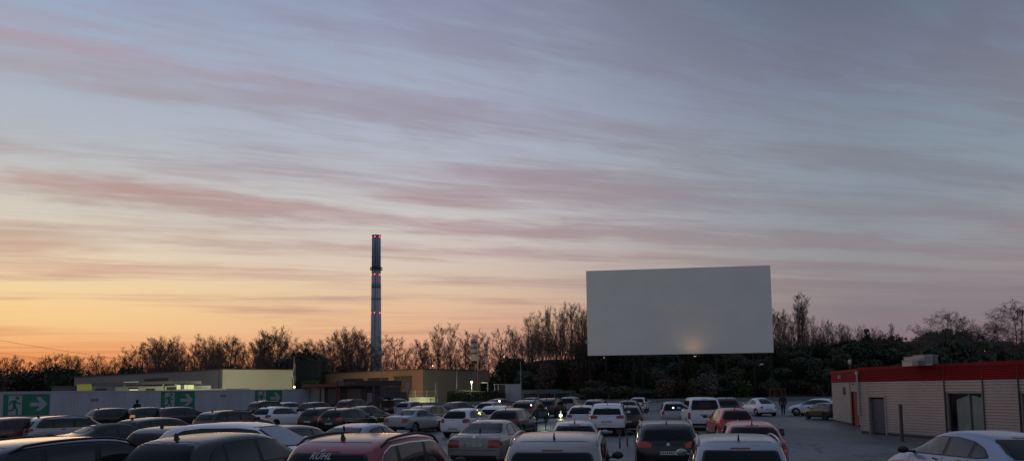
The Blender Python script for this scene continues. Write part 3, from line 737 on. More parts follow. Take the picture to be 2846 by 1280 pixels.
# ================================================================== red and grey building on the right
CA = Vector((17.9, 39.15, 0)); cdv = Vector((.2256, -.975, 0)).normalized(); MW = Wall(CA, CA+cdv*24)
AW = Wall((22.15, 52.6), (19.3, 39.9))
Mcl = mat('grey_corrugated', (.42,.37,.345), rough=.45, metal=.25, var=.10, vscale=.5); Mcr = mat('red_corrugated', (.27,.012,.016), rough=.7, spec=.15, var=.12, vscale=.7)
def corr(mb, W, s0, s1, z0, z1, pitch=.125, dep=.036, d=0.):
    n = max(1, round((z1-z0)/pitch)); prof = []
    for i in range(n):
        zz = z0+(z1-z0)*i/n; h = (z1-z0)/n
        prof += [(zz, d), (zz+h*.28, d), (zz+h*.42, d+dep), (zz+h*.86, d+dep)]
    prof.append((z1, d))
    vs = []; fs = []
    for z, dd in prof: vs += [W.p(s0, z, dd), W.p(s1, z, dd)]
    for i in range(len(prof)-1): fs.append((2*i, 2*i+1, 2*i+3, 2*i+2))
    mb.add(vs, fs)
def red_building():
    t = thing('cinema_building', 'long flat building of grey corrugated sheet with a red band along the roof', 'building', CA)
    R = lambda mb, n, m_, p=t: rel(mb, CA).build(n, m_, p) if p is t else mb
    zr, zt = 2.62, 3.36; W = MW; S = W.s_at
    d0, d1 = S(2412), S(2459); w0, w1 = S(2627), S(2731); v0 = S(2832); L = W.L
    _, dz = W.sz(2435, 1103); _, wz = W.sz(2680, 1088.5)
    inner = MB().add([W.p(0,0,-.3), W.p(L,0,-.3), W.p(L,0,-9), W.p(0,0,-9), W.p(0,zt-.05,-.3), W.p(L,zt-.05,-.3), W.p(L,zt-.05,-9), W.p(0,zt-.05,-9)], [(0,3,2,1),(4,5,6,7),(0,1,5,4),(1,2,6,5),(2,3,7,6),(3,0,4,7)])
    R(inner, 'core', mat('core_dark', (.10,.10,.10)))
    mb = MB()
    for a, b, z0, z1 in ((0, d0, .12, zr), (d0, d1, dz, zr), (d1, w0, .12, zr), (w0, w1, wz, zr), (w1, v0, .12, zr), (v0, v0+3.2, wz, zr), (v0+3.2, L, .12, zr)):
        corr(mb, W, a+.003, b-.003, z0, z1)
    for s in (0, d0, d1, w0, w1, v0, L): pass
    R(mb, 'wall_sheeting', Mcl)
    for s in (w0-.03, w1+.03, v0, v0+3.2): R(MB().wbox(W, s-.03, s+.03, .1, zt-.16, .0365, .055), 'joint_strip', mat('joint_dark', (.03,.022,.02)))
    R(MB().wbox(W, 0, d0, 0, .12, -.3, .02).wbox(W, d1, w0, 0, .12, -.3, .02).wbox(W, w1, v0, 0, .12, -.3, .02), 'plinth', mat('plinth', (.06,.06,.058), rough=.9))
    mb = MB(); corr(mb, W, 0, L, zr+.003, zt-.15, pitch=.10, d=.02); 
    mb.wbox(W, -.02, L, zt-.147, zt, -.35, .07)
    # return on the corner
    mb.wbox(W, -.03, -.003, zr, zt-.15, -9, .05)
    R(mb, 'red_band', Mcr)
    sd_ = MB().wbox(W, -.03, -.003, 0, zr-.003, -9, .028); R(sd_, 'end_wall', Mcl)
    # downpipe at the corner
    R(MB().tube([W.p(-.02, .9, .10), W.p(-.02, 3.12, .10)], .045, 10).wbox(W, -.09, .05, 3.0, 3.16, .03, .16), 'downpipe', mat('white_pipe', (.42,.38,.36), rough=.4))
    # roller door
    mb = MB(); corr(mb, W, d0+.06, d1-.06, .06, dz-.08, pitch=.085, dep=.02, d=-.12); R(mb, 'roller_door', mat('door_grey', (.11,.115,.135), rough=.45, metal=.2))
    R(MB().wbox(W, d0-.02, d0+.058, 0, dz-.003, -.29, .045).wbox(W, d1-.058, d1+.06, 0, dz-.003, -.29, .045).wbox(W, d0-.02, d1+.06, dz, dz+.05, -.2, .045), 'door_frame', mat('frame_grey', (.28,.25,.23), rough=.5))
    # windows
    Mf = mat('window_frame_grey', (.22,.20,.19), rough=.5); Mgl = mat('shop_glass', (.16,.17,.16), rough=.14, spec=.6)
    for a, b, lab in ((w0+.03, w1-.03, 'wide window with hanging pale sheets behind the glass'), (v0+.04, v0+3.16, 'dark window at the picture edge')):
        o = R(MB().wbox(W, a, b, .32, .40, -.25, .04).wbox(W, a, a+.06, .403, wz-.06, -.2, .02).wbox(W, b-.06, b, .403, wz-.06, -.2, .02).wbox(W, a, b, wz-.057, wz-.003, -.2, .02).wbox(W, a+(b-a)*.60, a+(b-a)*.60+.05, .403, wz-.06, -.16, -.02), 'window', Mf); o['label'] = lab
        g = MB().wbox(W, a+.06, b-.06, .40, wz-.06, -.295, -.29); g2 = rel(g, CA).build('dark_interior', mat('window_dark', (.02,.022,.026), rough=.4), o)
        if a < v0:
            cl = MB()   # two hanging sheets
            for u0, u1, dz0, dz1 in ((.20, .595, .26, .02), (.615, .985, .03, .20)):
                n = 14; vs = []; fs = []
                for i in range(n+1):
                    q = i/n; s_ = a+(b-a)*(u0+(u1-u0)*q); top = wz-.08-(dz0+(dz1-dz0)*q)
                    dd = -.15+.022*math.sin(q*16)
                    vs += [W.p(s_, .42, dd), W.p(s_, top, dd)]
                for i in range(n): fs.append((2*i, 2*i+2, 2*i+3, 2*i+1))
                cl.add(vs, fs)
            rel(cl, CA).build('hanging_sheet', mat('milky_sheet', (.80,.84,.80), rough=.5, var=.12, vscale=1.3), o, True)
        gl = rel(MB().add([W.p(a+.06,.403,-.09), W.p(b-.06,.403,-.09), W.p(b-.06,wz-.06,-.09), W.p(a+.06,wz-.06,-.09)], [(0,1,2,3)]), CA).build('pane', mat_glass(), o)
        R(MB().wbox(W, a, b, .12, .317, -.3, .02), 'window_base', mat('plinth', (0,0,0)))
    return t
def mat_glass():
    if 'pane_glass' in MC: return MC['pane_glass']
    m = bpy.data.materials.new('pane_glass'); m.use_nodes = True; nt = m.node_tree; N = nt.nodes; L = nt.links; N.remove(N['Principled BSDF'])
    out = [n for n in N if n.type == 'OUTPUT_MATERIAL'][0]
    a = N.new('ShaderNodeBsdfTransparent'); a.inputs[0].default_value = (.85,.88,.86,1); b = N.new('ShaderNodeBsdfGlossy'); b.inputs['Roughness'].default_value = .08; b.inputs[0].default_value = (.8,.8,.8,1)
    mx = N.new('ShaderNodeMixShader'); fr = N.new('ShaderNodeFresnel'); fr.inputs[0].default_value = 1.7
    L.new(fr.outputs[0], mx.inputs[0]); L.new(a.outputs[0], mx.inputs[1]); L.new(b.outputs[0], mx.inputs[2]); L.new(mx.outputs[0], out.inputs[0])
    MC['pane_glass'] = m; return m
RB = red_building()
def annex():
    W = AW; L = W.L; A0 = W.A; zr, zt = 2.64, 3.42; S = W.s_at
    t = thing('building_annex', 'shorter red and grey corrugated annex with a red door left of the downpipe', 'building', A0)
    def R(mb, n, m_): return rel(mb, A0).build(n, m_, t)
    d0, d1 = S(2366), S(2384.5); _, dz = W.sz(2375, 1090)
    j = S(2363)
    R(MB().add([W.p(0.02,0,-.2), W.p(L,0,-.2), W.p(L,0,-7), W.p(0.02,0,-7), W.p(0.02,zt-.05,-.2), W.p(L,zt-.05,-.2), W.p(L,zt-.05,-7), W.p(0.02,zt-.05,-7)], [(0,3,2,1),(4,5,6,7),(0,1,5,4),(1,2,6,5),(2,3,7,6),(3,0,4,7)]), 'core', mat('core_dark', (0,0,0)))
    mb = MB(); corr(mb, W, 0, j-.02, .12, zr); corr(mb, W, j+.02, d0, .12, zr); corr(mb, W, d0+.003, d1-.003, dz+.04, zr); corr(mb, W, d1, L, .12, zr); mb.wbox(W, 0, .02, 0, zr, -7, -.003); R(mb, 'wall_sheeting', Mcl)
    mb = MB(); corr(mb, W, 0, L, zr+.003, zt-.15, pitch=.10, d=.02); mb.wbox(W, -.02, L, zt-.147, zt, -.35, .07); mb.wbox(W, -.02, .0, zr, zt-.15, -7, .02); R(mb, 'red_band', Mcr)
    R(MB().wbox(W, 0, d0, -.02, .117, -.3, .015).wbox(W, d1, L, -.02, .117, -.3, .015), 'plinth', mat('plinth', (0,0,0)))
    R(MB().wbox(W, j-.018, j+.018, .1, zt-.2, -.05, .045), 'joint_strip', mat('joint_dark', (0,0,0)))
    R(MB().wbox(W, d0+.02, d1-.02, .03, dz, -.15, -.06), 'door', mat('door_red', (.19,.008,.010), rough=.45, var=.15, vscale=2))
    R(MB().wbox(W, d0-.02, d0+.018, 0, dz+.04, -.19, .04).wbox(W, d1-.018, d1+.02, 0, dz+.04, -.19, .04), 'door_frame', mat('frame_red', (.10,.01,.01)))
    a, z = W.sz(2348, 1085); R(MB().wbox(W, a-.22, a+.16, z-.24, z+.24, .03, .10), 'meter_box', mat('meter_box', (.018,.018,.02))); R(MB().wbox(W, a+.163, a+.26, z-.24, z+.24, .03, .06), 'box_cover', mat('frame_grey', (0,0,0)))
    a, z = W.sz(2341, 1046); R(MB().wbox(W, a-.09, a+.09, z-.13, z+.12, .06, .22), 'wall_lamp', mat('lamp_white', (.45,.42,.4), rough=.4))
    a, z = W.sz(2373, 1066); R(MB().wbox(W, a-.25, a+.2, z-.035, z+.035, .03, .07), 'vent_grille', mat('joint_dark', (0,0,0)))
    a, z = W.sz(2341.5, 1009); p = W.p(a, 0, -.5)
    v = thing('roof_vent', 'white capped vent pipe standing on the annex roof', 'vent', p+Vector((0,0,zt-.05)))
    MB().tube([(0,0,0),(0,0,.42)], .055, 8).build('pipe', mat('vent_pipe', (.06,.03,.03)), v, True)
    MB().lathe([(.05,.42),(.095,.44),(.10,.66),(.05,.74)], 14).build('cap', mat('lamp_white', (0,0,0)), v, True)
annex()
def rooftop_units():
    Y = 33.5
    def unit(x0, x1, y0, Yd, lab, colr, dep=.9):
        xa, xb = X(x0, Yd), X(x1, Yd); zt = Z((x0+x1)/2, y0, Yd)
        t = thing('ventilation_unit', lab, 'ventilation unit', ((xa+xb)/2, Yd, 3.3), group='boxy ventilation units on the red and grey building')
        w = (xb-xa)/2; h = zt-3.3
        MB().box((-w,0,0), (w,dep,h-.05)).build('casing', mat('unit_'+colr, {'white': (.40,.37,.35), 'grey': (.12,.12,.13)}[colr], rough=.5, var=.06, vscale=2), t)
        MB().box((-w-.02,-.02,h-.047), (w+.02,dep+.02,h)).build('lid', mat('unit_lid', (.30,.29,.28), rough=.5), t)
        n = 5
        mb = MB()
        for i in range(n): mb.box((-w*.8,-.012,h*.25+i*.06), (w*.8,-.002,h*.25+i*.06+.03))
        mb.build('grille', mat('unit_grille', (.20,.19,.18) if colr == 'white' else (.06,.06,.06)), t)
    unit(2539, 2557, 998.5, 34.5, 'low white ventilation unit, leftmost on the roof', 'white')
    unit(2544, 2564, 989, 35.6, 'taller white ventilation unit behind the low left one on the roof', 'white')
    unit(2555, 2576, 999, 33.6, 'small dark grey ventilation unit between the white ones on the roof', 'grey', .5)
    unit(2572, 2596, 984, 34.2, 'tallest white ventilation unit on the roof', 'white')
    unit(2597, 2611, 985, 34.4, 'bluish grey side unit right of the tallest ventilation unit', 'grey')
rooftop_units()
def posts():
    # tall post by the wall
    p = Vector((X(2499, 33.2), 33.2, 0)); t = thing('steel_post', 'dark slim steel post standing in front of the corrugated wall', 'post', p)
    MB().box((-.055,-.055,0), (.055,.055,1.56)).build('shaft', mat('post_brown', (.06,.045,.045), rough=.6), t)
    MB().box((-.065,-.065,1.563), (.065,.065,1.60)).build('cap', mat('post_cap', (.10,.09,.09)), t); MB().box((-.13,-.13,0), (.13,.13,.02)).build('foot_plate', mat('post_cap', (0,0,0)), t)
    L = [(1719, 1242, 1193, 'slim grey loudspeaker post right of the near grey SUV, left one of a pair'), (1740, 1236, 1193, 'slim grey loudspeaker post right of the near grey SUV, right one of a pair'),
         (1515, 1191, 1166, 'short dark loudspeaker post standing in the greenish pool of light'), (2167, 1223, 1190, 'loudspeaker post with a small box right of the pink car'),
         (2069, 1164, 1144, 'loudspeaker post with a box beside the red hatchback'), (1495, 1158, 1141, 'small loudspeaker post with a white marker beside the dark SUVs'),
         (2203, 1146, 1126, 'short loudspeaker post left of the white car with its boot open'), (2037, 1146, 1127, 'short loudspeaker post right of the dark estate by the far wall'),
         (1197, 1142, 1107, 'slender loudspeaker post near the lit mesh fence')]
    for x, yb, yt, lab in L:
        Yd = CH*F/(yb-hor(x)); zt = Z(x, yt, Yd); q = thing('loudspeaker_post', lab, 'loudspeaker post', (X(x, Yd), Yd, 0), group='loudspeaker posts between the cars')
        MB().tube([(0,0,0),(0,0,zt-.1)], .035, 8).build('pole', mat('speaker_pole', (.08,.085,.09), rough=.5), q, True)
        MB().box((-.09,-.05,zt-.16),(.09,.05,zt)).build('speaker_box', mat('speaker_box', (.03,.03,.03)), q)
    Yd = 62; q = thing('beacon_post', 'small post with a glowing white lamp standing between the dark SUVs and the white cars', 'beacon', (X(1557, Yd), Yd, 0))
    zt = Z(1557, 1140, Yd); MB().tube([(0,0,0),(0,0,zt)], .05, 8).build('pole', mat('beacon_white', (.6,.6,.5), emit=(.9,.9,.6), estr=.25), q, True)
    MB().ell((0,0,Z(1557,1153,Yd)), (.13,.13,.12), 10, 8).build('lamp', mat('beacon_lamp', (1,.95,.7), emit=(1,.96,.6), estr=5), q, True)
    point('beacon_glow', (X(1557, Yd), Yd-.25, Z(1557,1153,Yd)), 12, (1,.97,.6), .15)
    d = bpy.data.lights.new('ground_glow', 'POINT'); d.energy = 40; d.color = (.85,1,.6); d.shadow_soft_size = .3
    o = bpy.data.objects.new('ground_glow', d); col.objects.link(o); o.location = (X(1510, 51), 51, 1.3)
posts()
# lamps that light the halls
point('hall_lamp', at(730, 1075, 112), 1150, (1,.95,.62), 2.2)
point('hall_lamp', at(640, 1075, 112), 650, (1,.95,.62), 2.2)
point('shed_lamp', at(420, 1072, 99), 480, (.98,1,.66), 1.6)
point('shed_lamp', at(300, 1072, 102), 480, (.98,1,.66), 1.6)
point('warehouse_lamp', at(1090, 1045, 118), 900, (1,.55,.25), 1.8)
point('warehouse_lamp', at(960, 1050, 130), 500, (1,.7,.3), 1.8)

# ================================================================== cars
M_glass = mat('car_glass', (.006,.008,.009), rough=.10, coat=.0, spec=.20, rvar=.06, vscale=3)
M_side = mat('side_glass', (.008,.009,.009), rough=.06, spec=.6)
M_seal = mat('rubber_seal', (.006,.006,.007), rough=.55)
M_plastic = mat('black_plastic', (.012,.012,.013), rough=.6, bump=.1, bscale=200)
M_tyre = mat('tyre_rubber', (.010,.010,.010), rough=.85)
M_rim = mat('alloy_rim', (.22,.22,.23), rough=.35, metal=.8)
M_chrome = mat('chrome_trim', (.55,.55,.56), rough=.25, metal=1.)
M_red = mat('red_lens', (.22,.008,.006), rough=.18, coat=.6)
M_redgleam = mat('red_lens_glowing', (.34,.02,.008), rough=.18, coat=.6, emit=(1,.14,.02), estr=.015)  # brighter colour and emission imitate the sunset reflected in the lens
M_orange = mat('amber_lens', (.5,.12,.02), rough=.18, coat=.6)
M_white = mat('clear_lens', (.45,.46,.47), rough=.15, coat=.6)
M_plate = mat('number_plate', (.45,.45,.43), rough=.5)
M_ink = mat('plate_ink', (.02,.02,.02), rough=.6)
M_eu = mat('plate_blue_band', (.01,.03,.22), rough=.5)
M_glint = mat('lamp_lit', (.8,.8,.75), emit=(1,.93,.75), estr=5)  # glowing beads of this stand in for white glints on the cars
M_lampyel = mat('cabin_lamp_lit', (.8,.7,.3), emit=(1,.78,.25), estr=2.5)

# body tables: stations (u from the rear, sill z, belt z, top z, half width, belt half width, roof half width)
KIND = {}
def K(name, L, W, H, st, dlo, panes, rear, front, tail, **kw):
    KIND[name] = dict(L=L, W=W, H=H, st=st, dlo=dlo, panes=panes, rear=rear, front=front, tail=tail, **kw)

K('hatch', 4.25, 1.78, 1.47,
  [(0,.42,.56,.62,.66,.60,.5),(.010,.30,.84,.92,.80,.72,.60),(.030,.24,.94,1.04,.86,.79,.66),(.062,.22,.97,1.20,.88,.81,.63),(.105,.21,.97,1.39,.885,.82,.60),(.20,.20,.96,1.44,.89,.83,.60),
   (.38,.20,.95,1.475,.89,.835,.61),(.52,.20,.94,1.46,.89,.835,.61),(.63,.20,.93,1.38,.89,.83,.58),(.76,.20,.92,1.00,.885,.82,.60),(.88,.21,.86,.93,.87,.77,.55),(.955,.24,.74,.80,.80,.68,.5),(.985,.30,.62,.67,.70,.6,.45),(1,.40,.52,.57,.52,.46,.35)],
  ([(.115,.99),(.16,.975),(.73,.955)], [(.115,1.02),(.15,1.20),(.20,1.31),(.30,1.36),(.50,1.365),(.60,1.32),(.73,.985)]),
  [(.125,.215),(.235,.425),(.45,.705)],
  ([(-.64,1.0),(.64,1.0)], [(-.64,1.04),(-.55,1.33),(.55,1.33),(.64,1.04)]),
  ([(-.66,1.0),(.66,1.0)], [(-.66,1.03),(-.52,1.36),(.52,1.36),(.66,1.03)]),
  dict(poly=([(.50,.80),(.81,.79)], [(.50,.93),(.62,.97),(.81,.95)]), side=(.014,.05,.82,.95)), plate=(.56,.66), bumper=(.28,.46))
K('small', 3.85, 1.68, 1.48,
  [(0,.42,.56,.62,.62,.56,.46),(.012,.30,.86,.94,.76,.68,.56),(.035,.24,.96,1.08,.81,.74,.60),(.07,.22,.99,1.28,.83,.76,.56),(.12,.21,.99,1.42,.835,.77,.53),(.22,.20,.98,1.46,.84,.78,.54),
   (.40,.20,.96,1.48,.84,.785,.55),(.54,.20,.95,1.46,.84,.785,.55),(.66,.20,.94,1.36,.84,.78,.52),(.80,.20,.93,1.00,.835,.77,.56),(.90,.21,.86,.92,.82,.72,.5),(.96,.24,.74,.80,.76,.64,.46),(.985,.30,.62,.67,.66,.56,.4),(1,.40,.52,.57,.48,.42,.32)],
  ([(.13,1.03),(.20,1.0),(.76,.965)], [(.13,1.06),(.17,1.24),(.24,1.34),(.36,1.375),(.52,1.365),(.62,1.31),(.76,.995)]),
  [(.14,.25),(.275,.47),(.50,.735)],
  ([(-.60,1.04),(-.5,1.0),(.5,1.0),(.60,1.04)], [(-.60,1.08),(-.50,1.33),(.50,1.33),(.60,1.08)]),
  ([(-.62,1.0),(.62,1.0)], [(-.62,1.03),(-.48,1.36),(.48,1.36),(.62,1.03)]),
  dict(poly=([(.52,.76),(.765,.76)], [(.52,.92),(.62,.98),(.765,.97)]), side=(.016,.07,.80,.97)), plate=(.42,.52), bumper=(.28,.36))
K('wagon', 4.60, 1.80, 1.48,
  [(0,.42,.56,.62,.68,.62,.5),(.010,.30,.84,.92,.81,.73,.60),(.028,.24,.94,1.02,.87,.80,.66),(.055,.22,.96,1.20,.89,.82,.62),(.095,.21,.96,1.38,.895,.855,.70),(.18,.20,.95,1.45,.90,.86,.72),
   (.36,.20,.94,1.48,.90,.865,.735),(.50,.20,.93,1.465,.90,.865,.735),(.60,.20,.92,1.39,.90,.86,.69),(.72,.20,.91,.99,.895,.825,.60),(.86,.21,.86,.93,.88,.78,.55),(.95,.24,.74,.80,.81,.69,.5),(.985,.30,.62,.67,.70,.6,.45),(1,.40,.52,.57,.52,.46,.35)],
  ([(.075,1.0),(.12,.97),(.69,.945)], [(.075,1.03),(.115,1.28),(.17,1.345),(.30,1.37),(.48,1.365),(.57,1.32),(.69,.975)]),
  [(.085,.22),(.24,.41),(.435,.665)],
  ([(-.66,.99),(.66,.99)], [(-.66,1.03),(-.60,1.25),(.60,1.25),(.66,1.03)]),
  ([(-.66,1.0),(.66,1.0)], [(-.66,1.03),(-.52,1.36),(.52,1.36),(.66,1.03)]),
  dict(poly=([(.46,.80),(.82,.80)], [(.46,.90),(.60,.95),(.82,.96)]), side=(.012,.05,.83,.96)), plate=(.60,.70), bumper=(.28,.44), rails=True)
K('suv', 4.48, 1.84, 1.67,
  [(0,.48,.64,.70,.70,.64,.52),(.010,.36,.96,1.04,.83,.75,.62),(.030,.30,1.06,1.16,.89,.82,.68),(.060,.28,1.09,1.36,.91,.84,.65),(.10,.27,1.09,1.54,.915,.875,.73),(.18,.26,1.08,1.63,.92,.885,.75),
   (.36,.26,1.06,1.67,.92,.89,.77),(.50,.26,1.05,1.655,.92,.89,.77),(.61,.26,1.04,1.57,.92,.885,.73),(.74,.26,1.03,1.12,.915,.85,.62),(.87,.27,.98,1.06,.90,.81,.58),(.955,.30,.84,.92,.83,.71,.52),(.985,.36,.70,.76,.72,.62,.46),(1,.46,.58,.64,.54,.48,.36)],
  ([(.085,1.13),(.13,1.10),(.71,1.065)], [(.085,1.16),(.125,1.42),(.18,1.52),(.32,1.555),(.50,1.55),(.59,1.50),(.71,1.10)]),
  [(.095,.20),(.225,.41),(.435,.685)],
  ([(-.68,1.12),(.68,1.12)], [(-.68,1.16),(-.61,1.385),(.61,1.385),(.68,1.16)]),
  ([(-.68,1.12),(.68,1.12)], [(-.68,1.15),(-.54,1.54),(.54,1.54),(.68,1.15)]),
  dict(poly=([(.48,.92),(.84,.90)], [(.48,1.03),(.66,1.08),(.84,1.07)]), side=(.012,.05,.93,1.07)), plate=(.70,.80), bumper=(.34,.56), rails=True, clad=.46, wheel=.345)
K('sedan', 4.45, 1.72, 1.39,
  [(0,.40,.58,.66,.66,.60,.5),(.008,.30,.84,.93,.79,.73,.62),(.022,.26,.92,.985,.83,.77,.66),(.10,.22,.95,1.03,.85,.78,.64),(.165,.21,.95,1.07,.855,.78,.62),(.225,.20,.945,1.22,.86,.79,.58),(.30,.20,.94,1.355,.86,.79,.55),
   (.42,.20,.92,1.39,.86,.79,.555),(.53,.20,.91,1.375,.86,.79,.555),(.605,.20,.90,1.29,.86,.785,.54),(.70,.20,.89,.97,.855,.775,.58),(.86,.21,.83,.90,.84,.73,.52),(.955,.24,.72,.78,.78,.67,.5),(.985,.30,.60,.65,.68,.58,.44),(1,.40,.52,.57,.5,.44,.34)],
  ([(.235,.965),(.68,.925)], [(.235,.98),(.275,1.14),(.33,1.26),(.42,1.295),(.52,1.285),(.58,1.24),(.68,.945)]),
  [(.245,.29),(.30,.435),(.46,.66)],
  ([(-.60,1.065),(.60,1.065)], [(-.60,1.085),(-.49,1.285),(.49,1.285),(.60,1.085)]),
  ([(-.62,.98),(.62,.98)], [(-.62,1.01),(-.48,1.29),(.48,1.29),(.62,1.01)]),
  dict(poly=([(.44,.66),(.77,.66)], [(.44,.87),(.64,.89),(.77,.88)]), side=(.010,.045,.72,.86)), plate=(.70,.79), bumper=(.30,.56))
K('coupe', 4.40, 1.80, 1.43,
  [(0,.42,.58,.66,.66,.60,.5),(.010,.30,.86,.95,.80,.72,.60),(.035,.24,.95,1.04,.86,.78,.64),(.085,.22,.97,1.16,.88,.80,.60),(.15,.21,.97,1.29,.885,.80,.57),(.24,.20,.96,1.385,.89,.81,.57),
   (.40,.20,.94,1.43,.89,.81,.58),(.52,.20,.92,1.41,.89,.81,.58),(.62,.20,.91,1.30,.89,.80,.55),(.75,.20,.90,.96,.885,.79,.58),(.88,.21,.82,.88,.87,.74,.52),(.955,.24,.70,.76,.80,.66,.48),(.985,.30,.60,.65,.70,.58,.44),(1,.40,.50,.55,.52,.44,.34)],
  ([(.16,1.02),(.22,.985),(.72,.93)], [(.16,1.04),(.205,1.17),(.28,1.275),(.40,1.325),(.52,1.31),(.60,1.245),(.72,.955)]),
  [(.175,.255),(.28,.43),(.455,.695)],
  ([(-.62,1.05),(.62,1.05)], [(-.62,1.09),(-.50,1.30),(.50,1.30),(.62,1.09)]),
  ([(-.64,.98),(.64,.98)], [(-.64,1.01),(-.5,1.30),(.5,1.30),(.64,1.01)]),
  dict(poly=([(.46,.80),(.81,.80)], [(.46,.90),(.60,.95),(.81,.95)]), side=(.014,.06,.82,.95)), plate=(.52,.62), bumper=(.28,.44))
K('mpv', 4.50, 1.80, 1.68,
  [(0,.44,.60,.66,.68,.62,.5),(.010,.34,.92,1.0,.82,.74,.62),(.028,.28,1.03,1.14,.87,.80,.68),(.050,.25,1.06,1.38,.89,.82,.65),(.080,.24,1.06,1.60,.895,.83,.62),(.16,.23,1.04,1.655,.90,.84,.62),
   (.36,.22,1.02,1.68,.90,.845,.62),(.52,.22,1.0,1.665,.90,.845,.62),(.65,.22,.99,1.54,.90,.84,.60),(.82,.22,.97,1.05,.89,.82,.60),(.91,.23,.90,.97,.87,.77,.55),(.96,.26,.78,.84,.80,.68,.5),(.985,.32,.66,.71,.70,.6,.45),(1,.42,.56,.61,.52,.46,.35)],
  ([(.07,1.09),(.80,1.0)], [(.07,1.12),(.095,1.42),(.14,1.53),(.30,1.565),(.50,1.555),(.62,1.48),(.80,1.03)]),
  [(.08,.22),(.24,.43),(.455,.60),(.62,.77)],
  ([(-.65,1.09),(.65,1.09)], [(-.65,1.13),(-.57,1.50),(.57,1.50),(.65,1.13)]),
  ([(-.67,1.08),(.67,1.08)], [(-.67,1.11),(-.54,1.55),(.54,1.55),(.67,1.11)]),
  dict(poly=([(.66,.80),(.86,.80)], [(.66,1.05),(.86,1.06)]), side=(.012,.035,.82,1.05)), plate=(.62,.72), bumper=(.30,.48), rails=True)
K('van', 4.90, 1.90, 1.88,
  [(0,.44,.70,.76,.78,.74,.62),(.006,.36,1.02,1.10,.88,.84,.72),(.014,.30,1.14,1.30,.92,.88,.76),(.024,.27,1.18,1.62,.94,.90,.74),(.045,.26,1.18,1.82,.945,.90,.73),(.12,.25,1.18,1.865,.95,.905,.73),
   (.36,.25,1.16,1.88,.95,.905,.73),(.60,.25,1.14,1.87,.95,.905,.73),(.72,.25,1.12,1.74,.95,.90,.70),(.86,.25,1.08,1.20,.94,.87,.66),(.94,.26,.98,1.06,.90,.80,.6),(.975,.30,.80,.86,.82,.72,.54),(.99,.36,.66,.72,.72,.62,.46),(1,.44,.56,.62,.56,.5,.38)],
  ([(.04,1.22),(.82,1.12)], [(.04,1.26),(.052,1.62),(.08,1.68),(.55,1.69),(.68,1.62),(.82,1.16)]),
  [(.05,.24),(.26,.52),(.55,.79)],
  ([(-.70,1.20),(.70,1.20)], [(-.72,1.25),(-.66,1.70),(.66,1.70),(.72,1.25)]),
  ([(-.72,1.18),(.72,1.18)], [(-.72,1.21),(-.60,1.72),(.60,1.72),(.72,1.21)]),
  dict(poly=([(.80,.68),(.915,.68)], [(.80,1.04),(.915,1.05)]), side=(.008,.02,.70,1.04)), plate=(.84,.95), bumper=(.32,.52), wheel=.34)
K('beetle', 4.10, 1.72, 1.50,
  [(0,.38,.50,.55,.48,.44,.34),(.015,.28,.66,.74,.62,.56,.44),(.05,.22,.82,.92,.74,.66,.50),(.12,.20,.90,1.08,.82,.70,.50),(.20,.20,.93,1.26,.85,.72,.49),(.32,.20,.94,1.44,.86,.74,.49),
   (.44,.20,.94,1.50,.86,.75,.50),(.56,.20,.93,1.45,.86,.75,.50),(.66,.20,.92,1.28,.86,.74,.49),(.76,.20,.91,1.03,.86,.73,.52),(.86,.21,.84,.93,.84,.68,.48),(.94,.24,.70,.78,.77,.58,.42),(.985,.30,.56,.62,.62,.48,.36),(1,.40,.48,.52,.42,.38,.28)],
  ([(.24,.99),(.72,.95)], [(.24,1.02),(.31,1.22),(.42,1.34),(.52,1.34),(.62,1.22),(.72,.97)]),
  [(.26,.42),(.45,.69)],
  ([(-.46,1.04),(.46,1.04)], [(-.47,1.10),(-.38,1.38),(.38,1.38),(.47,1.10)]),
  ([(-.52,1.04),(.52,1.04)], [(-.52,1.08),(-.40,1.36),(.40,1.36),(.52,1.08)]),
  dict(round=(.58,.74,.09)), plate=(.52,.62), bumper=(.28,.40))
K('convertible', 4.20, 1.74, 1.36,
  [(0,.40,.56,.64,.66,.60,.5),(.010,.30,.84,.92,.80,.73,.62),(.03,.25,.92,.98,.85,.77,.64),(.12,.22,.95,1.01,.865,.78,.62),(.18,.21,.95,1.06,.87,.78,.60),(.25,.20,.94,1.24,.87,.78,.56),(.34,.20,.93,1.335,.87,.78,.54),
   (.46,.20,.92,1.36,.87,.78,.55),(.56,.20,.91,1.33,.87,.78,.54),(.63,.20,.90,1.21,.87,.775,.53),(.72,.20,.89,.95,.865,.77,.57),(.87,.21,.82,.88,.85,.73,.52),(.955,.24,.70,.76,.78,.66,.48),(.985,.30,.60,.65,.68,.58,.44),(1,.40,.50,.55,.5,.44,.34)],
  ([(.30,.97),(.69,.925)], [(.30,.99),(.35,1.17),(.44,1.245),(.53,1.235),(.60,1.17),(.69,.95)]),
  [(.31,.43),(.45,.67)],
  ([(-.44,1.07),(.44,1.07)], [(-.44,1.10),(-.36,1.24),(.36,1.24),(.44,1.10)]),
  ([(-.60,.96),(.60,.96)], [(-.60,.99),(-.46,1.22),(.46,1.22),(.60,.99)]),
  dict(poly=([(.46,.76),(.82,.76)], [(.46,.86),(.82,.87)]), side=(.014,.05,.77,.87)), plate=(.62,.72), bumper=(.28,.44), softtop=True)

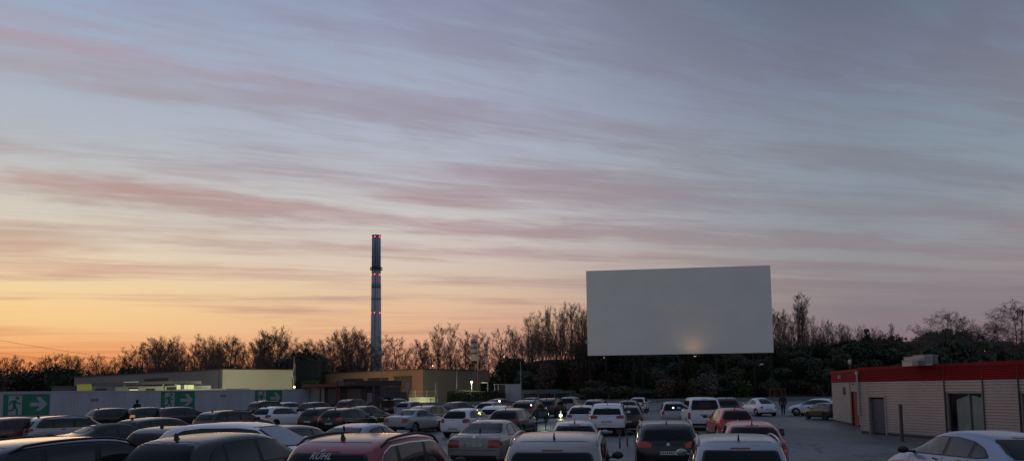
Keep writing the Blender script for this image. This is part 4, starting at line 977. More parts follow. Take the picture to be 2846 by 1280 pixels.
def raypatch(bvh, mode, lower, upper, nu, nv, off, L, sgn=1, yc=None):
    'grid between two chains, dropped onto the body from one side'
    mb = MB(); a0 = lower[0][0]; a1 = lower[-1][0]; P = []; ok = []
    for i in range(nu+1):
        a = a0+(a1-a0)*i/nu
        zl = lerpchain(lower, a); zu = lerpchain(upper, a)
        for j in range(nv+1):
            b = zl+(zu-zl)*j/nv
            if mode == 'side': o = Vector((3*sgn, a, b)); d = Vector((-sgn, 0, 0))
            elif mode == 'rear': o = Vector((a, -4, b)); d = Vector((0, 1, 0))
            elif mode == 'front': o = Vector((a, 4, b)); d = Vector((0, -1, 0))
            else: o = Vector((a, b, 4)); d = Vector((0, 0, -1))
            h, n, _, _ = bvh.ray_cast(o, d)
            if h is None: P.append(o); ok.append(False); continue
            if n.dot(d) > 0: n = -n
            P.append(h+n*off); ok.append(True)
    fs = []
    for i in range(nu):
        for j in range(nv):
            q = (i*(nv+1)+j, (i+1)*(nv+1)+j, (i+1)*(nv+1)+j+1, i*(nv+1)+j+1)
            if all(ok[k] for k in q):
                if max((P[q[k]]-P[q[(k+1) % 4]]).length for k in range(4)) < .5: fs.append(q)
    mb.add(P, fs)
    return mb
def shell(mb, bvh=None, t=.004):
    return mb

PROTO = {}
def build_proto(kind):
    if kind in PROTO: return PROTO[kind]
    k = KIND[kind]; L = k['L']; W = k['W']/2; H = k['H']
    wr = k.get('wheel', .315)
    st = k['st']; V = []; rings = []
    for (u, zb, zs, zr, w, wb, wrf) in st:
        y = (u-.5)*L; g = max(0, min(1, (zr-zs-.10)/.30))
        p6a = (wb*.88, zs+(zr-zs)*.62); p6b = (wrf+.045, zr-.075)
        p7a = (wb*.55, zr-.012); p7b = (wrf-.10, zr-.012)
        p6 = tuple(p6a[i]*(1-g)+p6b[i]*g for i in (0,1)); p7 = tuple(p7a[i]*(1-g)+p7b[i]*g for i in (0,1))
        zm = zb+(zs-zb)*.42
        half = [(0,zb),(w*.8,zb),(w*.97,zb+(zs-zb)*.10),(w,zm),(w*.992,zs-(zs-zb)*.16),(wb,zs),p6,p7,(0,zr)]
        ring = [(x, y, z) for x, z in half] + [(-x, y, z) for x, z in half[-2:0:-1]]
        rings.append(ring)
    n = len(rings[0]); vs = [p for r in rings for p in r]; fs = []
    for i in range(len(rings)-1):
        for j in range(n): fs.append((i*n+j, (i+1)*n+j, (i+1)*n+(j+1) % n, i*n+(j+1) % n)[::-1])
    fs.append(tuple(range(n))[::-1][::-1]); fs.append(tuple((len(rings)-1)*n+j for j in range(n))[::-1])
    me = bpy.data.meshes.new('cage'); me.from_pydata(vs, [], fs); recalc(me)
    me.materials.append(M_seal); me.materials.append(M_plastic)
    o = bpy.data.objects.new('cage', me); col.objects.link(o)
    m = o.modifiers.new('s', 'SUBSURF'); m.levels = 3; m.render_levels = 3
    dg = bpy.context.evaluated_depsgraph_get(); ev = bpy.data.meshes.new_from_object(o.evaluated_get(dg))
    o.modifiers.clear(); o.data = ev
    # fit to the stated size
    xs = [v.co.x for v in ev.vertices]; ys = [v.co.y for v in ev.vertices]; zs_ = [v.co.z for v in ev.vertices]
    sx = W/max(xs); sy = L/(max(ys)-min(ys)); zt = max(zs_); yc = (max(ys)+min(ys))/2
    for v in ev.vertices:
        v.co.x *= sx; v.co.y = (v.co.y-yc)*sy; v.co.z *= H/zt
    # wheel arches
    wy = (-L/2+L*k.get('rw', .19), L/2-L*k.get('fw', .19))
    cut = MB()
    for y in wy:
        for s in (-1, 1):
            x0, x1 = sorted((s*(W-.26), s*(W+.3)))
            cut.lathe([(wr+.055, x0), (wr+.055, x1)], 28, (0, y, wr+.01), 'x', mi=1)
    cme = cut.mesh('cut', [M_seal, M_plastic]); recalc(cme)
    co = bpy.data.objects.new('cut', cme); col.objects.link(co)
    b = o.modifiers.new('b', 'BOOLEAN'); b.operation = 'DIFFERENCE'; b.object = co; b.solver = 'EXACT'
    dg = bpy.context.evaluated_depsgraph_get(); dg.update()
    body = bpy.data.meshes.new_from_object(o.evaluated_get(dg)); body.name = kind+'_body'
    bpy.data.objects.remove(o); bpy.data.objects.remove(co)
    bm = bmesh.new(); bm.from_mesh(body)
    for f in bm.faces:
        f.smooth = True
        c = f.calc_center_median()
        if c.z < k.get('clad', .26): f.material_index = 1
        if k.get('softtop') and c.z > 1.0 and abs(c.y) < L*.25: f.material_index = 1
    for e in bm.edges:
        if len(e.link_faces) == 2 and e.calc_face_angle(0) > .7: e.smooth = False
    bvh = BVHTree.FromBMesh(bm); bm.to_mesh(body); bm.free()
    parts = []   # (name, mesh, parent index or None, material key)
    def add(name, mb, mats, parent=None, smooth=True, paint=False):
        parts.append((name, mb.mesh(kind+'_'+name, mats, smooth), parent, paint)); return len(parts)-1
    U = lambda ch: [((a-.5)*L, b) for a, b in ch]
    lo, up = U(k['dlo'][0]), U(k['dlo'][1])
    for s in (1, -1):
        fr = add('window_frame', raypatch(bvh, 'side', lo, up, 40, 5, .004, L, s), k.get('trim', M_seal))
        for a, b_ in k['panes']:
            a = (a-.5)*L; b_ = (b_-.5)*L; m_ = 8
            l2 = [(a+(b_-a)*i/m_, lerpchain(lo, a+(b_-a)*i/m_)+.018) for i in range(m_+1)]
            u2 = [(a+(b_-a)*i/m_, max(lerpchain(lo, a+(b_-a)*i/m_)+.03, lerpchain(up, a+(b_-a)*i/m_)-.02)) for i in range(m_+1)]
            add('side_window', raypatch(bvh, 'side', l2, u2, 14, 5, .008, L, s), M_side)
    for md, key, nm in (('rear', 'rear', 'rear_window'), ('front', 'front', 'windscreen')):
        l, u = k[key]
        l3 = [(a*1.05, z-.02) for a, z in l]; u3 = [(a*1.05, z+.025) for a, z in u]
        fr = add('window_frame', raypatch(bvh, md, l3, u3, 24, 6, .004, L), M_seal)
        add(nm, raypatch(bvh, md, l, u, 24, 6, .008, L), M_glass)
    # lamps
    t = k['tail']
    for s in (1, -1):
        if 'round' in t:
            cx, cz, r = t['round']
            ch = [(s*cx+r*math.cos(PI*i/10)*(-1), cz-r*math.sin(PI*i/10)) for i in range(11)]
            ch2 = [(s*cx+r*math.cos(PI*i/10)*(-1), cz+r*math.sin(PI*i/10)) for i in range(11)]
            add('tail_light', raypatch(bvh, 'rear', ch, ch2, 12, 6, .01, L), M_red)
        else:
            l, u = t['poly']
            if s < 0: l = [(-a, z) for a, z in l][::-1]; u = [(-a, z) for a, z in u][::-1]
            mb = raypatch(bvh, 'rear', l, u, 12, 5, .009, L)
            a, b_, z0, z1 = t['side']
            m2 = raypatch(bvh, 'side', [((a-.5)*L, z0), ((b_-.5)*L, z0+.03)], [((a-.5)*L, z1), ((b_-.5)*L, z1-.02)], 5, 4, .010, L, s)
            mb.add(m2.v, m2.f)
            add('tail_light', mb, M_red)
        hz = k['st'][-3][3]-.02
        add('headlight', raypatch(bvh, 'front', [(s*.45, hz-.14), (s*.74, hz-.12)] if s > 0 else [(-.74, hz-.12), (-.45, hz-.14)],
            [(s*.45, hz-.02), (s*.74, hz+.02)] if s > 0 else [(-.74, hz+.02), (-.45, hz-.02)], 8, 4, .008, L), M_white)
    p0, p1 = k['plate']
    pi = add('number_plate', raypatch(bvh, 'rear', [(-.26, p0), (.26, p0)], [(-.26, p1), (.26, p1)], 4, 2, .016, L), M_plate, smooth=False)
    eu = raypatch(bvh, 'rear', [(-.258, p0+.004), (-.222, p0+.004)], [(-.258, p1-.004), (-.222, p1-.004)], 1, 1, .019, L)
    add('blue_band', eu, M_eu, pi)
    ink = MB(); rg = random.Random(kind)
    xx = -.19
    while xx < .2:
        w_ = rg.choice((.03, .035, .04))
        m2 = raypatch(bvh, 'rear', [(xx, p0+.022), (xx+w_*.6, p0+.022)], [(xx, p1-.02), (xx+w_*.6, p1-.02)], 1, 1, .019, L); ink.add(m2.v, m2.f)
        xx += w_+.018 + (.05 if rg.random() < .25 else 0)
    add('plate_characters', ink, M_ink, pi)
    b0, b1 = k['bumper']
    l = [(-W*.92, b0), (W*.92, b0)]
    add('bumper_strip', raypatch(bvh, 'rear', [(-W*.80, b0), (W*.80, b0)], [(-W*.80, b0+(b1-b0)*.55), (W*.80, b0+(b1-b0)*.55)], 20, 3, .010, L), M_plastic)
    # shut lines
    seam = MB()
    for s in (1, -1):
        for u_ in ([.27, .445, .70] if kind not in ('beetle', 'convertible') else [.42, .72]):
            y = (u_-.5)*L; zt = lerpchain(lo, y)-.03
            m2 = raypatch(bvh, 'side', [(y, .34), (y+.012, .34)], [(y, zt), (y+.012, zt)], 1, 8, .003, L, s); seam.add(m2.v, m2.f)
    rz0 = k['rear'][0][0][1]
    for zz in (rz0-.075, b1+.03):
        m2 = raypatch(bvh, 'rear', [(-W*.82, zz), (W*.82, zz)], [(-W*.82, zz+.010), (W*.82, zz+.010)], 24, 1, .003, L); seam.add(m2.v, m2.f)
    if kind not in ('sedan', 'coupe', 'convertible', 'beetle'):
        y = (.135-.5)*L; m2 = raypatch(bvh, 'top', [(-W*.62, y), (0, y-.045), (W*.62, y)], [(-W*.62, y+.016), (0, y-.029), (W*.62, y+.016)], 16, 1, .003, L); seam.add(m2.v, m2.f)
    add('shut_lines', seam, M_seal)
    for s in (1, -1):
        for u_ in ((.30, .475) if kind not in ('beetle', 'convertible') else (.45,)):
            y = (u_-.5)*L; zt = lerpchain(lo, y)-.09
            m2 = raypatch(bvh, 'side', [(y, zt), (y+.16, zt)], [(y, zt+.03), (y+.16, zt+.03)], 4, 1, .022, L, s)
            add('door_handle', m2, M_seal if kind in ('hatch', 'sedan') else M_plastic)
    # mirrors
    for s in (1, -1):
        my = (k['dlo'][0][-1][0]-.5)*L-.14; mz = k['dlo'][0][-1][1]+.07
        mb = MB(); bw = W-.02
        mb.ell((s*(bw+.125), my, mz), (.115, .075, .075), 12, 8); mb.box((min(s*(bw-.12), s*(bw+.06)), my-.03, mz-.055), (max(s*(bw-.12), s*(bw+.06)), my+.04, mz-.02))
        add('wing_mirror', mb, M_plastic)
    # aerial
    h, nrm, _, _ = bvh.ray_cast(Vector((0, -L/2+L*.17, 4)), Vector((0,0,-1)))
    if h is not None and not k.get('softtop'):
        mb = MB(); fin = [(-.09, 0), (.08, 0), (.02, .02), (-.05, .105), (-.085, .11)]
        mb.add([(-.022 if i < 5 else .022, p[0], p[1]) for i, p in enumerate(fin*2)], [(4,3,2,1,0), (5,6,7,8,9)]+[(i, (i+1) % 5, 5+(i+1) % 5, 5+i) for i in range(5)])
        mb.v = [(v[0]*(1 if v[2] < .01 else .25), v[1]+h.y, v[2]+h.z-.008) for v in mb.v]
        add('roof_aerial', mb, M_plastic, smooth=False)
    if k.get('rails'):
        for s in (1, -1):
            pts = []; xr = W*.80
            for i in range(11):
                y = (.13+(.60-.13)*i/10-.5)*L; h, _, _, _ = bvh.ray_cast(Vector((s*xr, y, 4)), Vector((0,0,-1)))
                if h is not None: pts.append(Vector((s*xr, y, h.z+(.055 if 0 < i < 10 else .005))))
            add('roof_rail', MB().tube(pts, .021, 6), M_plastic)
    # brake lamp in the spoiler, wiper, badge
    rz = k['rear'][1][1][1]+.045
    add('brake_lamp', raypatch(bvh, 'rear', [(-.17, rz), (.17, rz)], [(-.17, rz+.02), (.17, rz+.02)], 4, 1, .008, L), M_red)
    bz = rz0-.14
    add('badge', raypatch(bvh, 'rear', [(-.045+.0, bz), (.045, bz)], [(-.045, bz+.002), (-.03, bz+.07), (.03, bz+.07), (.045, bz+.002)], 8, 3, .012, L), M_chrome)
    wl = k['rear'][0]
    if kind not in ('sedan', 'coupe', 'convertible', 'beetle'):
        h1 = bvh.ray_cast(Vector((0, -4, rz0+.01)), Vector((0,1,0)))[0]; h2 = bvh.ray_cast(Vector((.38, -4, rz0+.10)), Vector((0,1,0)))[0]
        if h1 and h2: add('wiper', MB().tube([h1+Vector((0,-.025,0)), h2+Vector((0,-.025,0))], .008, 5), M_seal)
    # wheels: tyre + rim as a sub-part
    for y in wy:
        for s in (1, -1):
            c = (s*(W-.135), y, wr)
            tb = MB().lathe([(wr-.10, -.09), (wr-.02, -.10), (wr, -.06), (wr, .06), (wr-.02, .10), (wr-.10, .09)], 28, c, 'x')
            ti = add('wheel', tb, M_tyre)
            rb = MB(); xo = s*(W-.135+s*0)+s*.075
            rb.lathe([(wr-.095, -.02), (wr-.095, .022), (wr-.115, .022), (wr-.12, -.01)], 28, (xo, y, wr), 'x')
            for q in range(5):
                a = 2*PI*q/5+.3
                R = Matrix.Translation((xo, y, wr)) @ Matrix.Rotation(a, 4, 'X')
                rb.box((-.012, -.03, 0), (.018, .03, wr-.10), R)
            rb.lathe([(.05, -.02), (.055, .02), (.03, .028)], 14, (xo, y, wr), 'x')
            add('rim', rb, M_rim, ti)
    PROTO[kind] = (body, parts, bvh); return PROTO[kind]

PAINT = {
 'black': dict(color=(.006,.0065,.008), rough=.34), 'darkgrey': dict(color=(.018,.019,.022), rough=.32), 'grey': dict(color=(.12,.125,.135), rough=.36, metal=.3),
 'silver': dict(color=(.30,.305,.33), rough=.38, metal=.35), 'white': dict(color=(.62,.64,.68), rough=.40), 'red': dict(color=(.22,.006,.010), rough=.30),
 'darkred': dict(color=(.09,.006,.008), rough=.32), 'blue': dict(color=(.006,.010,.034), rough=.28), 'lightblue': dict(color=(.20,.24,.36), rough=.36, metal=.2),
 'green': dict(color=(.006,.011,.010), rough=.32), 'coral': dict(color=(.42,.035,.025), rough=.32), 'pink': dict(color=(.50,.10,.10), rough=.38), 'olive': dict(color=(.018,.020,.017), rough=.5),
 'brown': dict(color=(.04,.028,.022), rough=.32), 'champagne': dict(color=(.25,.22,.205), rough=.38, metal=.3)}
def paint(n):
    p = PAINT[n]
    return mat('paint_'+n, p['color'], p['rough'], p.get('metal', 0), coat=.7, coatr=.16, rvar=.12, vscale=1.6, spec=.5 if max(p['color']) > .05 else .22)

def car(label, kind, xc, yr, pnt, dh=0., Yd=None, rel=None, off=0., skip=(), sc_=1., rails=None, extra=None, group='cars parked facing the screen', cat='car', name=None):
    'car whose roof line passes photo pixel (xc, yr)'
    k = KIND[kind]; body, parts, bvh = build_proto(kind)
    Y = Yd
    if Y is None:
        r = ray(xc, yr); Y = 30.
        for _ in range(20):
            x = r.x/r.y*Y; Y = min(140, (gz(x, Y)+k['H']*sc_-CH)/(r.z/r.y))
    x = at(xc, yr, Y).x
    ang = math.atan2(32-x, 148-Y)+rad(dh) if rel is None else math.atan2(x, Y)+rad(rel)
    # follow the slope of the ground
    e = 1.3
    fx, fy = math.sin(ang), math.cos(ang)
    zf = gz(x+fx*e, Y+fy*e); zb = gz(x-fx*e, Y-fy*e); z0 = (zf+zb)/2
    pitch = math.atan2(zf-zb, 2*e)
    root = thing(name or {'van': 'parked_van', 'suv': 'parked_suv'}.get(kind, 'parked_car'), label, {'van': 'van'}.get(kind, cat), (x, Y, z0), 0, group)
    root.rotation_euler = (pitch, 0, -ang); root.scale = (sc_, sc_, sc_)
    b = inst('body', body, root); b.material_slots[0].link = 'OBJECT'; b.material_slots[0].material = paint(pnt)
    objs = []
    for nm, me, par, pt in parts:
        if nm in skip or (rails is False and nm == 'roof_rail'): objs.append(None); continue
        if par is not None and objs[par] is None: objs.append(None); continue
        o = inst(nm, me, objs[par] if par is not None else root); objs.append(o)
        if nm == 'wing_mirror' and pnt in ('white', 'silver', 'lightblue') and extra != 'darkmirror':
            o.material_slots[0].link = 'OBJECT'; o.material_slots[0].material = paint(pnt)
    root['_k'] = kind
    return root, objs
FAR = ('shut_lines', 'wiper', 'badge', 'blue_band', 'plate_characters', 'door_handle', 'brake_lamp', 'rim', 'bumper_strip')
MID = ('shut_lines', 'wiper', 'blue_band')
def add_to(root, name, mb, m, smooth=True): return mb.build(name, m, root, smooth)

# ================================================================== the parked cars, near to far
GR = 'cars parked facing the screen'
def light_spot(root, p, r=.05, m=None, name='lit_lamp'):
    return MB().ell(p, (r, r*.7, r), 10, 8).build(name, m or M_glint, root, True)
def at_px(root, x, y, side):
    'local point on a car nearest to the viewer ray through a pixel'
    bpy.context.view_layer.update()
    k = root['_k']; body, parts, bvh = PROTO[k]
    Mi = root.matrix_world.inverted(); o = Mi @ Vector((0,0,CH)); d = (Mi.to_3x3() @ ray(x, y)).normalized()
    h, n, _, _ = bvh.ray_cast(o, d)
    return (h, n) if h is not None else (None, None)
def glow(root, x, y, r=.05, m=None, name='lit_lamp'):
    h, n = at_px(root, x, y, 0)
    if h is not None: light_spot(root, h+n*.01, r, m, name)

# --- front row
c1, _ = car('dark blue estate car nearest the lower left corner of the picture', 'wagon', 238, 1208.6, 'blue', dh=9)
c2, _ = car('near black hatchback with glossy roof left of the red SUV', 'hatch', 645, 1197.6, 'black', dh=1)
c3, c3o = car('red SUV with chrome window line and lettering on the rear window, bottom centre', 'suv', 1078, 1200, 'red', dh=4)
c4, _ = car('near grey SUV with silver roof rails and a fin aerial, right of the bronze saloon', 'suv', 1562, 1194, 'champagne', rel=5)
c5, _ = car('near silver estate with roof rails in front of the pink car', 'wagon', 2034, 1200, 'silver', rel=-4, sc_=1.02)
c6, _ = car('pale silver-blue coupe at the lower right corner before the corrugated building', 'coupe', 2712, 1192, 'lightblue', rel=-33, sc_=1.06, extra='darkmirror')
# --- second row
c7, _ = car('frost-covered white car standing crosswise with its bonnet pointing right', 'hatch', 700, 1165, 'white', Yd=17.6, rel=118, skip=('roof_aerial',), sc_=1.03)
for o in c7.children:
    if o.name.startswith('windscreen'): o.material_slots[0].link = 'OBJECT'; o.material_slots[0].material = mat('frosted_glass', (.26,.28,.33), rough=.6, bump=.3, bscale=60)
car('dark grey estate partly hidden behind the crosswise white car', 'wagon', 560, 1170, 'darkgrey', Yd=21.5, skip=MID)
car('black hatchback just behind and right of the crosswise white car', 'hatch', 815, 1168, 'black', Yd=21, skip=MID)
car('dark green hatchback with red tail lamps left of the crosswise white car', 'hatch', 452, 1169, 'green', Yd=32, dh=4, skip=MID)
car('silver estate with a big rear window at far left, behind the blue estate', 'wagon', 208, 1149, 'silver', Yd=36, dh=12, skip=MID)
car('low black convertible with its soft top up, left of the dark green hatchback', 'convertible', 325, 1174, 'black', dh=18, skip=MID)
car('dark red car cut by the left picture edge', 'hatch', 62, 1157, 'darkred', skip=MID)
car('pale blue car right behind the red SUV, its roof just showing', 'coupe', 1020, 1173, 'lightblue', skip=MID)
car('bronze-grey saloon with large red tail lamps in the middle of the front aisle', 'sedan', 1374, 1164, 'champagne', dh=0, sc_=1.05)
car('silver hatchback whose roof shows just behind the near grey SUV', 'small', 1599, 1164.7, 'silver', dh=-8, skip=MID)
c55, _ = car('black estate with silver roof rails and glowing red tail lamps', 'wagon', 1843, 1164, 'black', rel=-3)
car('pink-red car just behind the near silver estate', 'hatch', 2078, 1166.6, 'pink', rel=-4, skip=MID)
# --- third row, left to right
car('black hatchback left of the standing person at the pale wall', 'hatch', 332, 1132, 'black', skip=FAR, dh=6)
c15, _ = car('black hatchback directly below the standing person at the pale wall', 'small', 425, 1130, 'black', skip=FAR, dh=6)
c16, _ = car('black hatchback below the middle escape sign', 'hatch', 509, 1128.7, 'darkgrey', skip=FAR, dh=6)
car('dark brown estate with tall roof rails between the middle and right escape signs', 'wagon', 657, 1123.5, 'brown', Yd=43, skip=FAR, dh=8)
car('black SUV below the right-hand escape sign', 'suv', 753, 1112, 'black', skip=FAR)
car('white hatchback farthest back, beside the right end of the pale wall', 'hatch', 807, 1111.6, 'white', Yd=76, skip=FAR)
car('white three-door hatchback in front of the black SUV by the pale wall', 'small', 778, 1129, 'white', Yd=52, skip=FAR)
car('dark hatchback in front of the cream panel of the kiosk', 'hatch', 886, 1114, 'darkgrey', Yd=74, skip=FAR)
car('dark green hatchback half hidden left of the black one with a round silver badge', 'hatch', 914, 1131, 'green', Yd=49, skip=FAR)
c23, _ = car('black hatchback with a silver badge and pink tail lamp, right of the dark green one', 'hatch', 972, 1131.7, 'black', skip=('shut_lines', 'wiper'))
car('black hatchback behind and right of the one with the silver badge', 'coupe', 1022, 1126, 'black', skip=FAR)
car('dark SUV with pale roof in front of the kiosk poster', 'suv', 992, 1106.5, 'darkgrey', Yd=76, skip=FAR)
car('small pale blue car between the open-tailgate car and the lit fence', 'small', 1148, 1114, 'lightblue', skip=FAR)
car('silver saloon with orange-red tail lamps left of the white city car', 'sedan', 1158, 1134, 'silver', dh=6, skip=('shut_lines',))
car('dark grey estate tucked behind the silver saloon with orange-red lamps', 'wagon', 1203, 1128, 'grey', Yd=50, skip=FAR)
car('dark hatchback in front of the dark hedge, behind the white city car', 'coupe', 1280, 1114.5, 'darkgrey', skip=FAR, dh=8)
c31, _ = car('white city car with yellow lights glowing in its cabin', 'small', 1303, 1135, 'white', Yd=41, dh=4, skip=('shut_lines', 'roof_aerial'))
car('blue hatchback in front of the red car beside the white container', 'small', 1369, 1114.5, 'lightblue', skip=FAR)
c34, _ = car('dark red car with one bright lamp in front of the white container', 'coupe', 1395, 1104, 'darkred', Yd=86, dh=12, skip=FAR)
car('white estate half hidden behind the dark grey hatchback', 'wagon', 1392, 1128, 'white', Yd=47, skip=FAR, dh=-4)
car('dark grey hatchback behind the bronze saloon, right of the white estate', 'hatch', 1428, 1131.7, 'darkgrey', skip=('shut_lines',), Yd=40.5, dh=0)
c37, _ = car('dark SUV with a glint in its rear window, below the flat blue-grey canopy', 'suv', 1474, 1109.7, 'darkgrey', skip=FAR)
car('grey car farthest back below the flat blue-grey canopy', 'hatch', 1486, 1102.7, 'grey', skip=FAR)
c39, _ = car('black SUV left of the tall reddish grey people carrier', 'suv', 1533, 1104.6, 'black', skip=FAR)
car('tall reddish grey people carrier with a pink-tinted roof', 'mpv', 1590, 1101, 'champagne', skip=FAR)
c41, _ = car('grey estate in the far row right of the reddish grey people carrier', 'wagon', 1660, 1107.8, 'grey', skip=FAR)
car('white hatchback with a black rear window left of the white SUV', 'hatch', 1622, 1124, 'white', skip=('shut_lines', 'roof_rail'), rel=5, Yd=46)
car('white SUV with roof rails in the middle row, right of the white hatchback', 'suv', 1692, 1125.5, 'white', Yd=41, rel=3)
car('dark brown car squeezed right beside the white SUV', 'hatch', 1746, 1125.5, 'brown', Yd=44, dh=-3, skip=FAR)
car('dark hatchback behind the dark brown car in the far row', 'hatch', 1749, 1108, 'darkgrey', Yd=62, skip=FAR)
car('white car farthest back in the middle, before the low wall', 'hatch', 1776, 1102, 'white', Yd=80, skip=FAR)
c47, _ = car('silver people carrier with a lamp glint left of the white van', 'mpv', 1868, 1118, 'silver', Yd=50, skip=FAR, rel=-3, sc_=.92)
c48, _ = car('white van with a large rear window and faded lettering', 'van', 1943, 1103, 'white', Yd=45, rel=-7)
c49, _ = car('dark tall estate beside the white van at the far wall', 'suv', 2006, 1106, 'black', Yd=58, skip=FAR, dh=-8)
c50, _ = car('bright red hatchback with glossy tail lamps in front of the white van', 'small', 2024, 1133.6, 'coral', Yd=36, rel=-12)
car('rounded white beetle-shaped car standing alone near the far wall', 'beetle', 2107, 1104, 'white', Yd=64, dh=-14, skip=('shut_lines',))
c53, c53o = car('white hatchback facing left with its boot open beside the corrugated building', 'coupe', 2268, 1106.5, 'white', Yd=62, rel=-72, skip=('roof_aerial', 'wiper'))
car('dark olive car half hidden behind the left end of the corrugated building', 'hatch', 2291, 1123, 'olive', Yd=55.5, dh=-16, skip=FAR, sc_=.84)
c26, _ = car('black people carrier with raised tailgate, a person loading at its rear', 'mpv', 1108, 1103, 'black', Yd=76, dh=-8, skip=FAR+('rear_window',), name='people_carrier')
# details on single cars
for c, pts in ((c34, ((1388, 1114, .16),)), (c37, ((1476, 1125, .07),)), (c39, ((1519, 1130, .08),)), (c47, ((1871, 1132, .07),)), (c48, ()), (c31, ())):
    for x, y, r in pts: glow(c, x, y, r*.75)
for x, y, r in ((1331, 1146, .05), (1326, 1139, .025), (1334, 1150, .04), (1336, 1144, .02), (1329, 1148, .03)): glow(c31, x, y, r, M_lampyel, 'cabin_lamp')
Mlens = M_redgleam
for r in (c55, c23):
    for o in r.children:
        if o.name.startswith('tail_light'): o.material_slots[0].link = 'OBJECT'; o.material_slots[0].material = M_redgleam
for o in c50.children:
    if o.name.startswith('tail_light'): o.material_slots[0].link = 'OBJECT'; o.material_slots[0].material = M_redgleam
for o in c15.children:
    if o.name.startswith('tail_light'): o.material_slots[0].link = 'OBJECT'; o.material_slots[0].material = mat('amber_glow', (.5,.2,.05), emit=(1,.5,.15), estr=.3)
# chrome window line and lettering on the red SUV
for o in c3.children:
    if o.name.startswith('window_frame') and len(o.data.polygons) > 150 and abs(sum(v.co.x for v in o.data.vertices)) > 10:
        o.material_slots[0].link = 'OBJECT'; o.material_slots[0].material = M_chrome
def pillar_trim():
    k = KIND['suv']; L = k['L']; bvh = PROTO['suv'][2]
    lo, up = [[((a-.5)*L, b) for a, b in ch] for ch in k['dlo'][0:2]]
    for s in (1, -1):
        a0, a1 = lo[0][0]+.03, lo[-1][0]-.05; n = 12
        l2 = [(a0+(a1-a0)*i/n, lerpchain(lo, a0+(a1-a0)*i/n)+.014) for i in range(n+1)]
        u2 = [(a0+(a1-a0)*i/n, max(lerpchain(lo, a0+(a1-a0)*i/n)+.02, lerpchain(up, a0+(a1-a0)*i/n)-.022)) for i in range(n+1)]
        raypatch(bvh, 'side', l2, u2, 40, 5, .006, L, s).build('pillar_trim', M_seal, c3, True)
pillar_trim()
for c in (c4, c5, c55):
    for o in c.children:
        if o.name.startswith('roof_rail'): o.material_slots[0].link = 'OBJECT'; o.material_slots[0].material = paint('silver')
def lettering():
    cu = bpy.data.curves.new('letters', 'FONT'); cu.body = 'R\u00dcHL'; cu.size = .135; cu.shear = .25; cu.space_character = 1.12; cu.offset = .0015
    o = bpy.data.objects.new('letters', cu); col.objects.link(o); bpy.context.view_layer.update()
    me = bpy.data.meshes.new_from_object(o.evaluated_get(bpy.context.evaluated_depsgraph_get())); bpy.data.objects.remove(o)
    bvh = PROTO['suv'][2]
    bm = bmesh.new(); bm.from_mesh(me); bmesh.ops.triangulate(bm, faces=bm.faces); bmesh.ops.subdivide_edges(bm, edges=[e for e in bm.edges if e.calc_length() > .05], cuts=2)
    for v in bm.verts:
        x, z = v.co.x-.30, v.co.y+1.335
        h = bvh.ray_cast(Vector((x, -4, z)), Vector((0,1,0)))
        v.co = (h[0]+Vector((0,-.013,0))) if h[0] else Vector((x,-2.1,z))
    bm.to_mesh(me); bm.free(); me.materials.append(mat('letter_white', (.42,.44,.46), rough=.6))
    glass = [q for q in c3.children if q.name.startswith('rear_window')][0]
    inst('lettering', me, glass)
    # small crown mark above the letters
    mb = MB(); 
    def strip(pts, w=.006):
        for (a, b), (c, d) in zip(pts, pts[1:]):
            p = Vector((a,b)); q = Vector((c,d)); n = Vector((-(q-p).y, (q-p).x)).normalized()*w
            vs = []
            for s in (p-n, q-n, q+n, p+n):
                h = bvh.ray_cast(Vector((s.x, -4, s.y)), Vector((0,1,0)))[0]; vs.append(h+Vector((0,-.013,0)))
            mb.add(vs, [(0,1,2,3)])
    strip([(-.155,1.44),(-.14,1.475),(-.125,1.45),(-.11,1.485),(-.095,1.45),(-.08,1.47)])
    mb.build('crown_mark', mat('letter_white', (0,0,0)), glass)
lettering()
# faded lettering and blue strip on the van window
vg = [q for q in c48.children if q.name.startswith('rear_window')][0]; vb = PROTO['van'][2]
def vp(x0, x1, z0, z1, n, m_, dx=0):
    raypatch(vb, 'rear', [(x0, z0), (x1, z0)], [(x0, z1), (x1, z1)], 6, 2, .013, 4.9).build(n, m_, vg)
vp(-.35, .25, 1.665, 1.70, 'blue_strip', mat('van_blue', (.03,.05,.18), rough=.5))
Mvr = mat('van_red', (.10,.022,.026), rough=.6)
rg = random.Random(4)
for z in (1.52, 1.42, 1.33):
    xx = -.30
    while xx < .32:
        w_ = rg.uniform(.03, .07); vp(xx, xx+w_, z, z+.06, 'faded_letter', Mvr); xx += w_+.02
# raised tailgates
def tailgate(root, w, hinge, L, ang, m_):
    R = Matrix.Translation(hinge) @ Matrix.Rotation(ang, 4, 'X')
    vs = []; 
    mb = MB().box((-w, -L, -.03), (w, 0, .03), R); mb.box((-w*.9, -L-.05, -.06), (w*.9, -L-.003, .02), R)
    mb.build('tailgate', m_, root)
    g = MB().box((-w*.84, -L*.55, .031), (w*.84, -L*.08, .036), R); g.box((-w*.84, -L*.55, -.036), (w*.84, -L*.08, -.031), R); g.build('tailgate_window', M_glass, root)
tailgate(c26, .66, Vector((0, -1.98, 1.64)), 1.05, rad(-12), paint('darkgrey'))
MB().box((-.6,-2.22,.62), (.6,-2.16,1.5)).build('load_bay', M_seal, c26)
tailgate(c53, .58, Vector((0, -1.25, 1.34)), 1.05, rad(-28), paint('white'))

